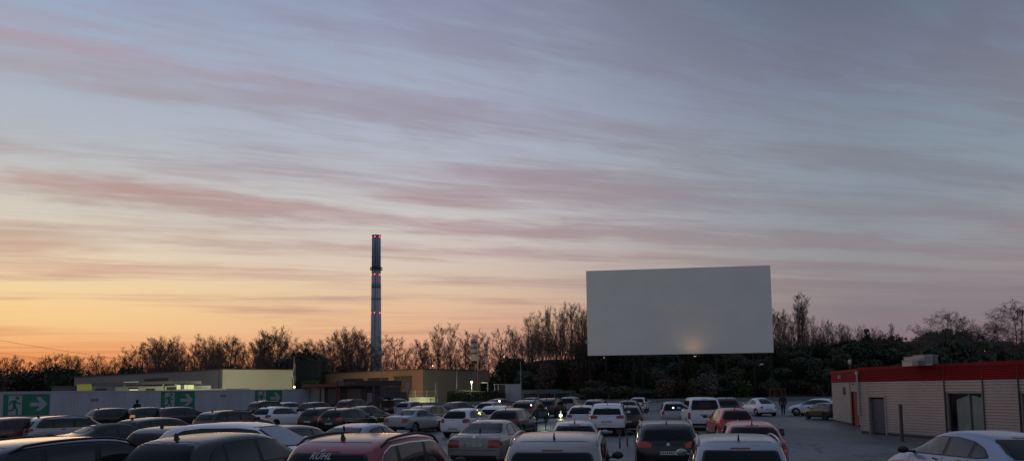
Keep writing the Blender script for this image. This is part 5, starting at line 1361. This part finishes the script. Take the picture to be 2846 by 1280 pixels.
# ================================================================== people
def skinned(name, joints, edges, mats, sub=2):
    me = bpy.data.meshes.new(name); me.from_pydata([j[0] for j in joints], edges, [])
    o = bpy.data.objects.new(name, me); col.objects.link(o)
    m = o.modifiers.new('sk', 'SKIN'); s = o.modifiers.new('su', 'SUBSURF'); s.levels = s.render_levels = sub
    for i, j in enumerate(joints):
        r = j[1]; o.data.skin_vertices[0].data[i].radius = (r, r) if not isinstance(r, tuple) else r
        o.data.skin_vertices[0].data[i].use_root = (i == 0)
    dg = bpy.context.evaluated_depsgraph_get(); dg.update()
    q = bpy.data.meshes.new_from_object(o.evaluated_get(dg)); bpy.data.objects.remove(o)
    for p in q.polygons: p.use_smooth = True
    q.materials.clear()
    for x in mats: q.materials.append(x)
    return q
Msk = mat('skin', (.30,.17,.12), rough=.6)
def person(label, loc, rz, jacket, trousers, hair, arms='down', stride=.0, sc_=1., hood=False):
    t = thing('person', label, 'person', loc, rz); t.scale = (sc_,)*3
    f = stride
    J = [((0,0,.94),(.15,.11)), ((0,0,1.15),(.145,.105)), ((0,.01,1.36),(.17,.115)), ((0,.01,1.47),(.07,.065)), ((0,.03,1.56),(.055,.06)), ((0,.035,1.65),(.082,.10)), ((0,.03,1.74),(.05,.06)),
         ((.10,0,.86),(.095,.095)), ((.11,f*.45+.02,.49),(.062,.062)), ((.11,f*.55-.02,.09),(.045,.045)), ((.12,f*.55+.13,.035),(.042,.03)),
         ((-.10,0,.86),(.095,.095)), ((-.11,-f*.30+.03,.49),(.062,.062)), ((-.11,-f*.75-.03,.10),(.045,.045)), ((-.12,-f*.75+.12,.04),(.042,.03))]
    E = [(0,1),(1,2),(2,3),(3,4),(4,5),(5,6),(0,7),(7,8),(8,9),(9,10),(0,11),(11,12),(12,13),(13,14)]
    for s in (1, -1):
        b = len(J)
        if arms == 'down': P = [(s*.20,.0,1.40),(s*.26,-.02+s*f*.1,1.12),(s*.25,.08+s*f*.15,.88),(s*.245,.10+s*f*.15,.80)]
        elif arms == 'pockets': P = [(s*.20,.0,1.40),(s*.28,-.07,1.14),(s*.20,.11,.98),(s*.16,.14,.94)]
        else: P = [(s*.20,.0,1.40),(s*.24,.14,1.18),(s*.18,.40,1.12),(s*.16,.47,1.11)]
        for p, r in zip(P, (.062,.048,.038,.026)): J.append((p, (r, r)))
        E += [(2, b), (b, b+1), (b+1, b+2), (b+2, b+3)]
        # palm and fingers
        w = Vector(P[3]); d = (w-Vector(P[2])).normalized(); sd = d.orthogonal().normalized() if abs(d.y) < .9 else Vector((1,0,0))
        sd = Vector((0,1,0))-d*d.y if arms == 'down' else Vector((1,0,0))-d*d.x; sd.normalize()
        pm = len(J); J.append((tuple(w+d*.05), (.034,.018))); E.append((b+3, pm))
        for q in range(4):
            k = len(J); ln = (.066,.078,.072,.056)[q]; base = w+d*.085+sd*(.028-.019*q)
            J.append((tuple(base), (.0095,.0095))); J.append((tuple(base+d*ln*.6+Vector((0,.006,0))), (.0085,.0085))); J.append((tuple(base+d*ln+Vector((-s*.012,.012,0))), (.0075,.0075)))
            E += [(pm, k), (k, k+1), (k+1, k+2)]
        k = len(J); J.append((tuple(w+d*.035+sd*.038), (.011,.011))); J.append((tuple(w+d*.075+sd*.055), (.009,.009))); E += [(pm, k), (k, k+1)]
    body = skinned('person_body', J, E, [Msk], 2); inst('body', body, t)
    Mj = mat('cloth_'+jacket[0], jacket[1], rough=.9, bump=.2, bscale=30); Mt = mat('cloth_'+trousers[0], trousers[1], rough=.9, bump=.2, bscale=30)
    # jacket: torso and sleeves a little larger than the body
    Jj = [((0,0,.84),(.185,.145)), ((0,0,1.10),(.18,.14)), ((0,.01,1.34),(.195,.145)), ((0,.01,1.47),(.10,.09)), ((0,.02,1.515),(.075,.075))]; Ej = [(0,1),(1,2),(2,3),(3,4)]
    for s in (1, -1):
        b = len(Jj)
        if arms == 'down': P = [(s*.20,.0,1.39),(s*.26,-.02+s*f*.1,1.12),(s*.252,.07+s*f*.15,.89)]
        elif arms == 'pockets': P = [(s*.20,.0,1.39),(s*.28,-.07,1.14),(s*.205,.10,.985)]
        else: P = [(s*.20,.0,1.39),(s*.24,.14,1.18),(s*.18,.38,1.12)]
        for p, r in zip(P, (.088,.072,.058)): Jj.append((p, (r, r)))
        Ej += [(2, b), (b, b+1), (b+1, b+2)]
    inst('jacket', skinned('jacket', Jj, Ej, [Mj], 2), t)
    Jt = [((0,0,.90),(.165,.125)), ((.10,0,.82),(.115,.115)), ((.11,f*.45+.02,.49),(.080,.080)), ((.11,f*.55-.02,.12),(.066,.066)), ((-.10,0,.82),(.115,.115)), ((-.11,-f*.30+.03,.49),(.080,.080)), ((-.11,-f*.75-.03,.13),(.066,.066))]
    inst('trousers', skinned('trousers', Jt, [(0,1),(1,2),(2,3),(0,4),(4,5),(5,6)], [Mt], 2), t)
    Ms = mat('shoe', (.02,.018,.018), rough=.6)
    for s, y, z in ((1, f*.55, .0), (-1, -f*.75, .005)):
        MB().ell((s*.115, y+.06, .055+z), (.055,.15,.055), 12, 8).build('shoe', Ms, t, True)
    Mh = mat('hair_'+hair[0], hair[1], rough=.9)
    if hood: MB().ell((0,.012,1.67), (.125,.135,.165), 16, 12).build('hood', Mj, t, True)
    else:
        MB().ell((0,-.005,1.70), (.098,.112,.105), 16, 12).ell((0,-.035,1.63), (.09,.085,.10), 14, 10).build('hair', Mh, t, True)
    # face
    fm = MB().ell((0,.135,1.645), (.013,.02,.022), 8, 6); fm.build('nose', Msk, t, True)
    for s in (1, -1):
        MB().ell((s*.034,.124,1.665), (.013,.008,.008), 8, 6).build('eye', mat('eye', (.35,.34,.33), rough=.3), t, True)
        MB().ell((s*.092,.03,1.65), (.012,.022,.032), 8, 6).build('ear', Msk, t, True)
    MB().ell((0,.122,1.605), (.026,.01,.007), 10, 6).build('mouth', mat('lips', (.22,.08,.07), rough=.5), t, True)
    return t
person('person in a dark reddish jacket and blue jeans walking away past the white beetle-shaped car', (X(2174, 65), 65, 0), rad(-12), ('maroon', (.035,.014,.014)), ('denim', (.025,.032,.07)), ('brown', (.02,.012,.008)), 'down', .28, 1.04)
person('hooded person in a thick dark coat standing before the pale wall above the black hatchbacks', (X(382, 69), 69, 0), rad(30), ('charcoal', (.012,.011,.012)), ('black', (.012,.012,.014)), ('black', (.01,.01,.01)), 'pockets', .05, 1.06, True)
person('person in a dark coat and pale shoes loading the car with the raised tailgate', (X(1083, 74), 74, 0), rad(-50), ('black', (.010,.010,.010)), ('black', (.012,.012,.014)), ('dark', (.012,.009,.008)), 'reach', .12, 1.0)

# ================================================================== trees
Mbark = mat('bark', (.08,.06,.05), rough=.95, var=.3, vscale=3); Mbark2 = mat('bark_grey', (.075,.068,.062), rough=.95, var=.35, vscale=4)
Mtwig = mat('twig', (.13,.09,.072), rough=.95); Mivy = mat('ivy', (.012,.020,.011), rough=.8, var=.4, vscale=2)
def grow(kind, seed):
    rg = random.Random(seed); tr = MB(); cr = MB()
    P = dict(
        spread=dict(n=(15,8,6,4), a=(34,30,32), l=(.44,.44,.42,.62), up=.13, z0=.10, lean=.03, r=.0135, top=1.0),
        vase=dict(n=(17,8,6,4), a=(22,26,30), l=(.54,.40,.42,.62), up=.16, z0=.08, lean=.02, r=.0125, top=.95),
        poplar=dict(n=(28,6,5,4), a=(24,28,32), l=(.26,.42,.45,.6), up=.25, z0=.16, lean=.015, r=.012, top=1.0),
        birch=dict(n=(20,8,6,4), a=(40,40,40), l=(.30,.45,.48,.6), up=-.10, z0=.22, lean=.03, r=.011, top=1.0),
        sparse=dict(n=(14,6,5,4), a=(28,34,36), l=(.46,.44,.44,.6), up=.16, z0=.08, lean=.04, r=.011, top=1.0),
        thicket=dict(n=(12,7,5,3), a=(34,32,36), l=(.62,.40,.42,.45), up=.12, z0=.02, lean=.05, r=.012, top=.85))[kind]
    def branch(p, d, L, r, lv):
        k = 6 if lv == 0 else (4 if lv == 1 else (3 if lv == 2 else 2))
        pts = [p.copy()]; dirs = [d.copy()]; q = p.copy(); dd = d.copy()
        for i in range(k):
            w = .09 if lv == 0 else .15
            dd = (dd + Vector((rg.uniform(-w,w), rg.uniform(-w,w), rg.uniform(-w,w)*.6 + (P['up'] if lv else .05)*(1 if lv < 3 or P['up'] > 0 else 2.2)))).normalized()
            q = q + dd*L/k; pts.append(q.copy()); dirs.append(dd.copy())
        rs = [max(r*(1-.75*i/k), .00068) for i in range(k+1)]
        (tr if lv <= 1 else cr).tube(pts, rs, 6 if lv == 0 else (4 if lv == 1 else 3), cap=False)
        if lv > 3: return
        n = P['n'][lv] if lv < 4 else 0
        for i in range(n):
            t = (P['z0'] + (1-P['z0'])*((i+rg.random())/n)**.9) if lv == 0 else rg.uniform(.22, 1.)
            f = t*k; j = min(int(f), k-1); b = pts[j].lerp(pts[j+1], f-j); ax = dirs[j+1]
            an = rad(P['a'][min(lv, 2)]*rg.uniform(.65, 1.35)); ph = rg.uniform(0, 2*PI) if lv else (i*2.4+rg.uniform(-.4,.4))
            o = ax.orthogonal().normalized(); o = (o*math.cos(ph)+ax.cross(o)*math.sin(ph))
            nd = (ax*math.cos(an)+o*math.sin(an)).normalized()
            ln = P['l'][lv]*L*(1-.55*t if lv == 0 else rg.uniform(.7, 1.15))
            if kind == 'poplar' and lv == 0: ln = P['l'][0]*(.55+.9*t*(1.15-t)*2)*L
            if kind == 'birch' and lv == 0: ln = P['l'][0]*(.45+1.9*t*(1-t)*1.4)*L
            branch(b, nd, ln, rs[min(j+1, k)]*(.62 if lv < 2 else .7), lv+1)
    if kind == 'thicket':
        for i in range(5):
            a = 2*PI*i/5+rg.random(); branch(Vector((.12*math.cos(a), .12*math.sin(a), 0)), Vector((.35*math.cos(a), .35*math.sin(a), 1)).normalized(), rg.uniform(.6,.85), P['r']*.8, 0)
    else: branch(Vector((0,0,0)), Vector((rg.uniform(-1,1)*P['lean'], rg.uniform(-1,1)*P['lean'], 1)).normalized(), P['top'], P['r'], 0)
    h = max(v[2] for v in tr.v+cr.v)
    for m_ in (tr, cr): m_.v = [(v[0]/h, v[1]/h, v[2]/h) for v in m_.v]
    m1 = Mbark2 if kind == 'birch' else Mbark
    return tr.mesh(kind+'_trunk', m1, True), cr.mesh(kind+'_crown', Mtwig, True)
TREES = {k: [grow(k, s) for s in range(n)] for k, n in (('spread', 4), ('vase', 3), ('poplar', 2), ('birch', 3), ('sparse', 3), ('thicket', 2))}
trg = random.Random(11)
def tree(kind, xp, ytop, Y, label, group, zb=0., wid=1., name=None, var=None, tilt=.0, sunk=.3):
    x = X(xp, Y); H = Z(xp, ytop, Y)-zb
    me = TREES[kind][var if var is not None else trg.randrange(len(TREES[kind]))]
    t = thing(name or {'poplar': 'poplar_tree', 'birch': 'birch_tree', 'thicket': 'bare_shrub'}.get(kind, 'bare_tree'), label, 'shrub' if kind == 'thicket' else 'tree', (x, Y, zb-sunk), trg.uniform(0, 6.28), group)
    s = (H+sunk); w = s*wid; t.scale = (w, w*trg.uniform(.9,1.1), s)
    inst('trunk', me[0], t); inst('crown', me[1], t)
    return t
def leafy(seed, n=1500, lobes=8, flat=.8, size=.055):
    rg = random.Random(seed); mb = MB()
    L = []
    for i in range(lobes):
        a = rg.uniform(0, 2*PI); r = rg.uniform(0, .32); L.append((Vector((r*math.cos(a), r*math.sin(a), rg.uniform(.25, .68))), rg.uniform(.18, .34)))
    L.append((Vector((0,0,.3)), .38))
    for i in range(n):
        c, r = rg.choice(L); v = Vector((rg.gauss(0,1), rg.gauss(0,1), rg.gauss(0,1))).normalized()
        p = c+v*r*rg.uniform(.62, 1.08); p.z = max(.0, p.z)
        a = Vector((rg.gauss(0,1), rg.gauss(0,1), rg.gauss(0,1))).normalized(); b = a.orthogonal().normalized(); s = size*rg.uniform(.5, 1.3)
        mb.add([p-a*s, p-b*s*.6, p+a*s, p+b*s*.6], [(0,1,2,3)])
    for i in range(lobes):
        c, r = L[i]; mb.tube([(0,0,0), tuple(c*.5+Vector((0,0,.0))), tuple(c)], [.02,.014,.006], 5)
    h = max(v[2] for v in mb.v); mb.v = [(v[0]/h, v[1]/h, v[2]/h) for v in mb.v]
    return mb
Mleaf = [mat('leaf_dark', (.036,.048,.022), rough=.8, var=.4, vscale=1.5), mat('leaf_green', (.05,.078,.024), rough=.8, var=.4, vscale=1.5), mat('leaf_brown', (.075,.05,.034), rough=.9, var=.4, vscale=1.5), mat('leaf_olive', (.055,.062,.03), rough=.85, var=.4, vscale=1.5), mat('leaf_pale', (.09,.09,.075), rough=.85, var=.3, vscale=1.5)]
BUSH = [leafy(s, 1500).mesh('bush', Mleaf[0]) for s in range(5)]
def bush(x, Y, zb, w, h, label, group, m_=0, name='bush', cat='bush', sunk=.3):
    o = inst(name, trg.choice(BUSH), None, (x, Y, zb-sunk)); o.rotation_euler = (0, 0, trg.uniform(0, 6.28)); o.scale = (w, w*trg.uniform(.85,1.15), h+sunk)
    o.material_slots[0].link = 'OBJECT'; o.material_slots[0].material = Mleaf[m_]
    return tag(o, label, cat, group)

# skyline of the left tree belt (photo column, photo top)
SKY = [(0,978),(40,976),(80,984),(112,992),(140,972),(190,974),(230,972),(262,980),(300,984),(335,975),(370,955),(405,928),(440,930),(470,932),(505,944),(545,948),(585,928),(625,926),(660,932),(700,946),(728,915),(765,903),(800,922),(835,928),(865,930),(900,935),(935,908),(972,900),(1008,906),(1030,940)]
def skyy(x):
    for (a, b), (c, d) in zip(SKY, SKY[1:]):
        if x <= c: return b+(d-b)*(x-a)/(c-a)
    return SKY[-1][1]
G1 = 'bare trees of the belt behind the halls on the left'
L1 = 'bare tree in the dense dark belt behind the grey hall, left of the chimney'
x = -620
while x < 1025:
    yt = skyy(max(0, x)); k = trg.choice(['spread', 'spread', 'vase'])
    tree(k, x, yt+trg.uniform(-2, 12), trg.uniform(188, 204), L1, G1, wid=trg.uniform(.95, 1.25)); x += trg.uniform(19, 27)
x = -620
while x < 1030:
    yt = skyy(max(0, x)); tree(trg.choice(['spread', 'sparse', 'vase']), x, yt+trg.uniform(8, 24), trg.uniform(208, 222), L1, G1, wid=trg.uniform(1.0, 1.4)); x += trg.uniform(44, 60)
for xp, yt, k in ((728, 913, 'vase'), (770, 902, 'vase'), (950, 905, 'spread'), (995, 899, 'spread'), (588, 924, 'spread'), (640, 926, 'spread'), (432, 928, 'vase'), (472, 929, 'spread')):
    tree(k, xp, yt, 186, 'taller bare tree standing up from the belt behind the grey hall', G1, wid=1.1)
L2 = 'dark undergrowth bush at the foot of the left tree belt'; G2 = 'undergrowth of the left tree belt'
x = -620
while x < 1035:
    yt = skyy(max(0, x)); Yb = trg.uniform(174, 186); top = Z(max(x,0), 1095-(1095-yt)*trg.uniform(.42, .72)*(1 if x < 370 else .72), Yb)
    bush(X(x, Yb), Yb, 0, trg.uniform(6, 9), top, L2, G2, trg.choice([0, 2, 3])); x += trg.uniform(20, 30)
x = -30
while x < 1030:
    yt = skyy(max(0, x)); tree('thicket', x, 1095-(1095-yt)*trg.uniform(.55, .85), trg.uniform(176, 188), 'bare thicket shrub between the trunks of the left belt', G2, wid=trg.uniform(.8, 1.1)); x += trg.uniform(48, 66)
for xp, yt, w in ((843, 965, 9), (800, 985, 7), (885, 1000, 8)):
    bush(X(xp, 152), 152, 0, w, Z(xp, yt, 152), 'very dark evergreen crown beside the dark green tower', 'dark evergreens behind the gap of the halls', 0, 'evergreen_tree', 'tree')
# right of the chimney
G3 = 'bare trees between the chimney and the screen'
L3 = 'bare tree with dark branches behind the brown warehouse, right of the chimney'
for xp, yt, k, w in ((1085, 930, 'spread', 1.1), (1112, 926, 'spread', 1.3), (1150, 940, 'spread', 1.2), (1178, 935, 'vase', 1.1), (1218, 893, 'poplar', 1.3), (1255, 888, 'vase', .8), (1290, 915, 'spread', 1.1), (1318, 905, 'spread', 1.1), (1345, 912, 'spread', 1.1),
                     (1375, 900, 'spread', 1.2), (1400, 930, 'sparse', 1.1), (1425, 903, 'poplar', 1.0), (1445, 945, 'spread', 1.2), (1130, 955, 'spread', 1.4), (1200, 950, 'spread', 1.4), (1270, 950, 'spread', 1.4), (1335, 955, 'spread', 1.4), (1395, 955, 'spread', 1.4), (1060, 960, 'spread', 1.3), (1172, 962, 'spread', 1.4), (1235, 955, 'spread', 1.4), (1305, 950, 'spread', 1.3)):
    tree(k, xp, yt+2, trg.uniform(168, 188), L3, G3, wid=w)
L4 = 'tall bare tree rising close to the left edge of the screen'
for xp, yt, k, w in ((1478, 862, 'sparse', 1.2), (1500, 858, 'vase', .9), (1528, 845, 'vase', .75), (1548, 850, 'sparse', .9), (1572, 832, 'vase', .7), (1592, 836, 'poplar', 1.2), (1612, 838, 'vase', .7), (1625, 850, 'poplar', 1.2), (1510, 900, 'spread', 1.1), (1560, 895, 'spread', 1.1), (1600, 890, 'spread', 1.0), (1640, 880, 'vase', .9)):
    Yt = trg.uniform(166, 182); tree(k, xp, yt, Yt, L4, 'tall bare trees at the left edge of the screen', hillz(X(xp, Yt), Yt), wid=w)
for xp in range(1040, 1470, 26):
    Yb = trg.uniform(156, 166); bush(X(xp, Yb), Yb, 0, trg.uniform(4.5, 7), Z(xp, trg.uniform(1020, 1050), Yb), 'dark undergrowth bush behind the brown warehouse', 'undergrowth right of the chimney', trg.choice([0, 2, 3]))
for xp in range(1400, 1660, 20):
    Yb = trg.uniform(150, 166); zb = hillz(X(xp, Yb), Yb); bush(X(xp, Yb), Yb, zb, trg.uniform(4, 6), max(2.2, Z(xp, trg.uniform(985, 1030), Yb)-zb), 'dark brown bush on the bank left of the screen', 'bushes on the bank left of the screen', trg.choice([0, 2, 2, 3]))
# right of the screen
for xp, yt, k, w in ((1470, 875, 'spread', .9), (1520, 862, 'spread', .8), (1565, 855, 'spread', .75), (1620, 870, 'spread', .8), (1632, 872, 'sparse', .8)):
    Yt = trg.uniform(168, 186); tree(k, xp, yt, Yt, L4, 'tall bare trees at the left edge of the screen', hillz(X(xp, Yt), Yt), wid=w)
for xp in range(1465, 1640, 12):
    Yt = trg.uniform(160, 176); tree('thicket', xp, trg.uniform(905, 945), Yt, 'bare brown thicket shrub between the tall trees left of the screen', 'thicket left of the screen', hillz(X(xp, Yt), Yt), wid=trg.uniform(.7, 1.0))
for xp in range(2160, 2540, 16):
    Yt = trg.uniform(166, 180); tree('thicket', xp, trg.uniform(915, 950), Yt, 'bare brown thicket shrub on top of the bank right of the screen', 'thicket right of the screen', hillz(X(xp, Yt), Yt), wid=trg.uniform(.7, 1.0))
L5 = 'bare tree on top of the bank right of the screen'
G5 = 'bare trees on the bank right of the screen'
for xp, yt in ((2156, 868), (2178, 872), (2196, 868), (2214, 880), (2240, 845), (2275, 898), (2294, 892), (2316, 892), (2338, 902), (2356, 898), (2388, 908), (2410, 912), (2432, 908), (2452, 912), (2480, 915), (2500, 922), (2520, 950)):
    Yt = trg.uniform(170, 186); tree('spread', xp, yt, Yt, L5, G5, hillz(X(xp, Yt), Yt), wid=trg.uniform(.7, .95))
for xp, yt, k, w in ((2152, 850, 'poplar', 1.3), (2170, 862, 'vase', .8), (2186, 853, 'vase', .7), (2205, 885, 'sparse', 1.0), (2224, 840, 'poplar', 1.0), (2237, 806, 'poplar', 1.25), (2262, 870, 'spread', .8), (2282, 905, 'spread', 1.0), (2305, 880, 'sparse', 1.0), (2322, 888, 'sparse', 1.0), (2345, 893, 'poplar', 1.), (2368, 905, 'spread', .9),
                     (2400, 897, 'sparse', 1.1), (2440, 903, 'sparse', 1.1), (2460, 915, 'sparse', 1.2), (2487, 893, 'poplar', .9), (2510, 935, 'sparse', 1.4), (2530, 945, 'spread', 1.2), (2250, 925, 'spread', 1.2), (2300, 925, 'spread', 1.3), (2355, 930, 'spread', 1.3), (2420, 935, 'spread', 1.3), (2475, 940, 'spread', 1.3)):
    Yt = trg.uniform(172, 184); tree(k, xp, yt, Yt, L5, G5, hillz(X(xp, Yt), Yt), wid=w)
for xp, yt, w, k in ((2575, 885, 1.1, 'birch'), (2600, 905, 1.1, 'birch'), (2640, 852, 1.05, 'birch'), (2672, 862, 1.0, 'birch'), (2690, 885, 1., 'birch'), (2722, 900, 1.0, 'birch'), (2780, 882, 1., 'birch'), (2750, 925, 1.2, 'spread'), (2800, 915, 1.2, 'birch'), (2832, 832, 1.2, 'birch'), (2852, 815, 1.2, 'birch'), (2920, 850, 1.2, 'birch'), (3010, 870, 1.2, 'birch'), (3110, 860, 1.2, 'birch'), (3200, 880, 1.2, 'spread'), (2612, 935, 1.2, 'spread'), (2660, 925, 1.2, 'spread'), (2710, 935, 1.2, 'spread')):
    Yt = trg.uniform(122, 138); tree(k, xp, yt, Yt, 'drooping bare birch behind the red and grey building' if k == 'birch' else 'low bare tree behind the red and grey building', 'bare trees behind the red and grey building', 0, wid=w)
# ivy-covered trunk
def ivy():
    Yt = 172; x_ = X(2417, Yt); zb = hillz(x_, Yt); zt = Z(2415, 913, Yt)
    t = thing('ivy_trunk', 'cut-off trunk thickly wrapped in ivy among the bare trees right of the screen', 'tree', (x_, Yt, zb))
    MB().tube([(0,0,-.3),(.1,0,(zt-zb)*.5),(-.2,0,zt-zb-.2)], [.3,.25,.2], 8).build('trunk', Mbark, t, True)
    rg = random.Random(3); mb = MB()
    for i in range(900):
        z = rg.uniform(0, zt-zb); a = rg.uniform(0, 2*PI); r = rg.uniform(.35, .80)*(1-.25*z/(zt-zb)); p = Vector((r*math.cos(a), r*math.sin(a), z)); v = Vector((rg.gauss(0,1), rg.gauss(0,1), rg.gauss(0,1))).normalized(); b = v.orthogonal().normalized()
        mb.add([p-v*.16, p-b*.12, p+v*.16, p+b*.12], [(0,1,2,3)])
    mb.build('ivy', Mivy, t)
ivy()
# shrubs covering the bank below and right of the screen
L6 = 'dark evergreen shrub on the shaded bank below the screen'; G6 = 'shrubs covering the bank below the screen'
n = 0
for row, (Yr, hh) in enumerate(((146, 2.2), (152, 3.0), (158, 3.2), (164, 3.2), (171, 3.4), (178, 3.4))):
    xp = 1600 + row*5
    while xp < 2700:
        Yb = Yr+trg.uniform(-2.5, 2.5); zb = hillz(X(xp, Yb), Yb)
        bush(X(xp, Yb), Yb, zb, trg.uniform(3.6, 5.4), hh*trg.uniform(.75, 1.35), L6 if xp < 2180 else 'dark evergreen shrub on the bank right of the screen', G6, trg.choice([0, 0, 3, 3])); xp += trg.uniform(36, 50)
for xp, yt, w, mi, lab in ((1850, 1047, 5.5, 2, 'brownish rounded shrub at the foot of the bank below the screen'), (1895, 1052, 4.5, 2, 'smaller brown shrub beside the brownish rounded one below the screen'), (1925, 1046, 4.2, 3, 'olive rounded shrub between the brown and the green ones at the foot of the bank'),
                           (2060, 1047, 6.0, 1, 'fresh green rounded shrub at the foot of the bank below the screen'), (1965, 1030, 3.6, 4, 'pale grey-green shrub standing out on the dark bank'), (2150, 1046, 3.5, 0, 'dark tangled shrub left of the rusty red frame')):
    Yb = 141.5; zt = Z(xp, yt, Yb); zb = max(0, hillz(X(xp, Yb), Yb)-.2); bush(X(xp, Yb), Yb, zb, w, zt-zb, lab, G6, mi)
# dark mass behind the red building
for xp, yt in ((2540, 968), (2575, 955), (2600, 942), (2630, 934), (2660, 930), (2690, 928), (2715, 934), (2735, 945), (2765, 968), (2800, 972), (2830, 975), (2560, 985), (2610, 965), (2650, 955), (2700, 960), (2745, 985), (2790, 990), (2845, 980), (2890, 975), (2940, 970), (2990, 975), (3050, 970), (3110, 975), (3180, 975), (2500, 975), (2470, 965), (2440, 972), (2380, 968), (2340, 945), (2365, 950), (2310, 965)):
    Yb = trg.uniform(112, 120) if xp > 2530 else trg.uniform(160, 168); zb = 0 if xp > 2530 else hillz(X(xp, Yb), Yb)
    bush(X(xp, Yb), Yb, zb, trg.uniform(5, 7), Z(xp, yt, Yb)-zb, 'big dark leafy tree mass behind the red roof' if xp > 2530 else 'dark leafy crown on the skyline of the bank', 'dark leafy trees behind the red and grey building', trg.choice([0, 3]), 'leafy_tree', 'tree')
# clipped hedge
def hedge():
    A = Vector((X(1243, 121.5), 121.5, 0)); B = Vector((X(1402, 121), 121, 0)); L = (B-A).length; rg = random.Random(8); mb = MB()
    zt = Z(1320, 1086, 121.5); mb.box((.3,.15,0), (L-.3,1.35,zt-.15))
    for i in range(6500):
        f = rg.choice('tfse'); x = rg.uniform(0, L); y = rg.uniform(0, 1.5); z = rg.uniform(0, zt)
        if f == 't': z = zt+rg.gauss(0,.05)+.12*math.sin(x*.8)
        elif f in 'fs': y = rg.gauss(0,.05)
        else: x = rg.choice((0, L))
        p = Vector((x, y, z)); a = Vector((rg.gauss(0,1), rg.gauss(0,1), rg.gauss(0,1))).normalized(); b = a.orthogonal().normalized()
        mb.add([p-a*.10, p-b*.07, p+a*.10, p+b*.07], [(0,1,2,3)])
    o = mb.build('hedge', Mleaf[0], None, False, A); d = B-A; o.rotation_euler = (0, 0, math.atan2(d.y, d.x)); tag(o, 'dark clipped hedge in front of the warehouse side wall and billboard', 'hedge')
    A = Vector((X(838, 140), 140, 0)); mb = MB(); W = X(884, 140)-A.x; zt = Z(860, 1058, 140); mb.box((.2,.2,0), (W-.2,1.3,zt-.15))
    for i in range(1800):
        x = rg.uniform(0, W); z = rg.uniform(1.5, zt); y = rg.gauss(0,.06); 
        if rg.random() < .3: z = zt; y = rg.uniform(0, 1.4)
        p = Vector((x, y, z)); a = Vector((rg.gauss(0,1), rg.gauss(0,1), rg.gauss(0,1))).normalized(); b = a.orthogonal().normalized(); mb.add([p-a*.12, p-b*.09, p+a*.12, p+b*.09], [(0,1,2,3)])
    tag(mb.build('hedge', Mleaf[1], None, False, A), 'green hedge showing above the left end of the kiosk roof', 'hedge')
hedge()
# rough grass strip behind the low wall
def grass():
    rg = random.Random(9); mb = MB()
    for i in range(16000):
        s = rg.uniform(LW.L*.28, LW.L+6); dd = rg.uniform(.4, 13); p = LW.p(s, 0, -dd-.35); z0 = max(0, hillz(p.x, p.y)); h = rg.uniform(.25, .75); a = rg.uniform(0, PI)
        w = Vector((math.cos(a), math.sin(a), 0))*.05; t_ = Vector((rg.uniform(-.15,.15), rg.uniform(-.15,.15), h)); p.z = z0-.03
        mb.add([p-w, p+w, p+t_], [(0,1,2)])
    tag(mb.build('grass', mat('grass_green', (.030,.045,.016), rough=.9, var=.4, vscale=.6)), kind='stuff')
grass()

# ================================================================== render settings
for t_ in (sc.view_settings,):
    t_.view_transform = 'Standard'; t_.look = 'None'; t_.exposure = 0; t_.gamma = 1; t_.use_curve_mapping = False
sc.cycles.max_bounces = 5; sc.cycles.diffuse_bounces = 3; sc.cycles.glossy_bounces = 3
sc.cycles.use_denoising = True
sc.cycles.sample_clamp_indirect = 4
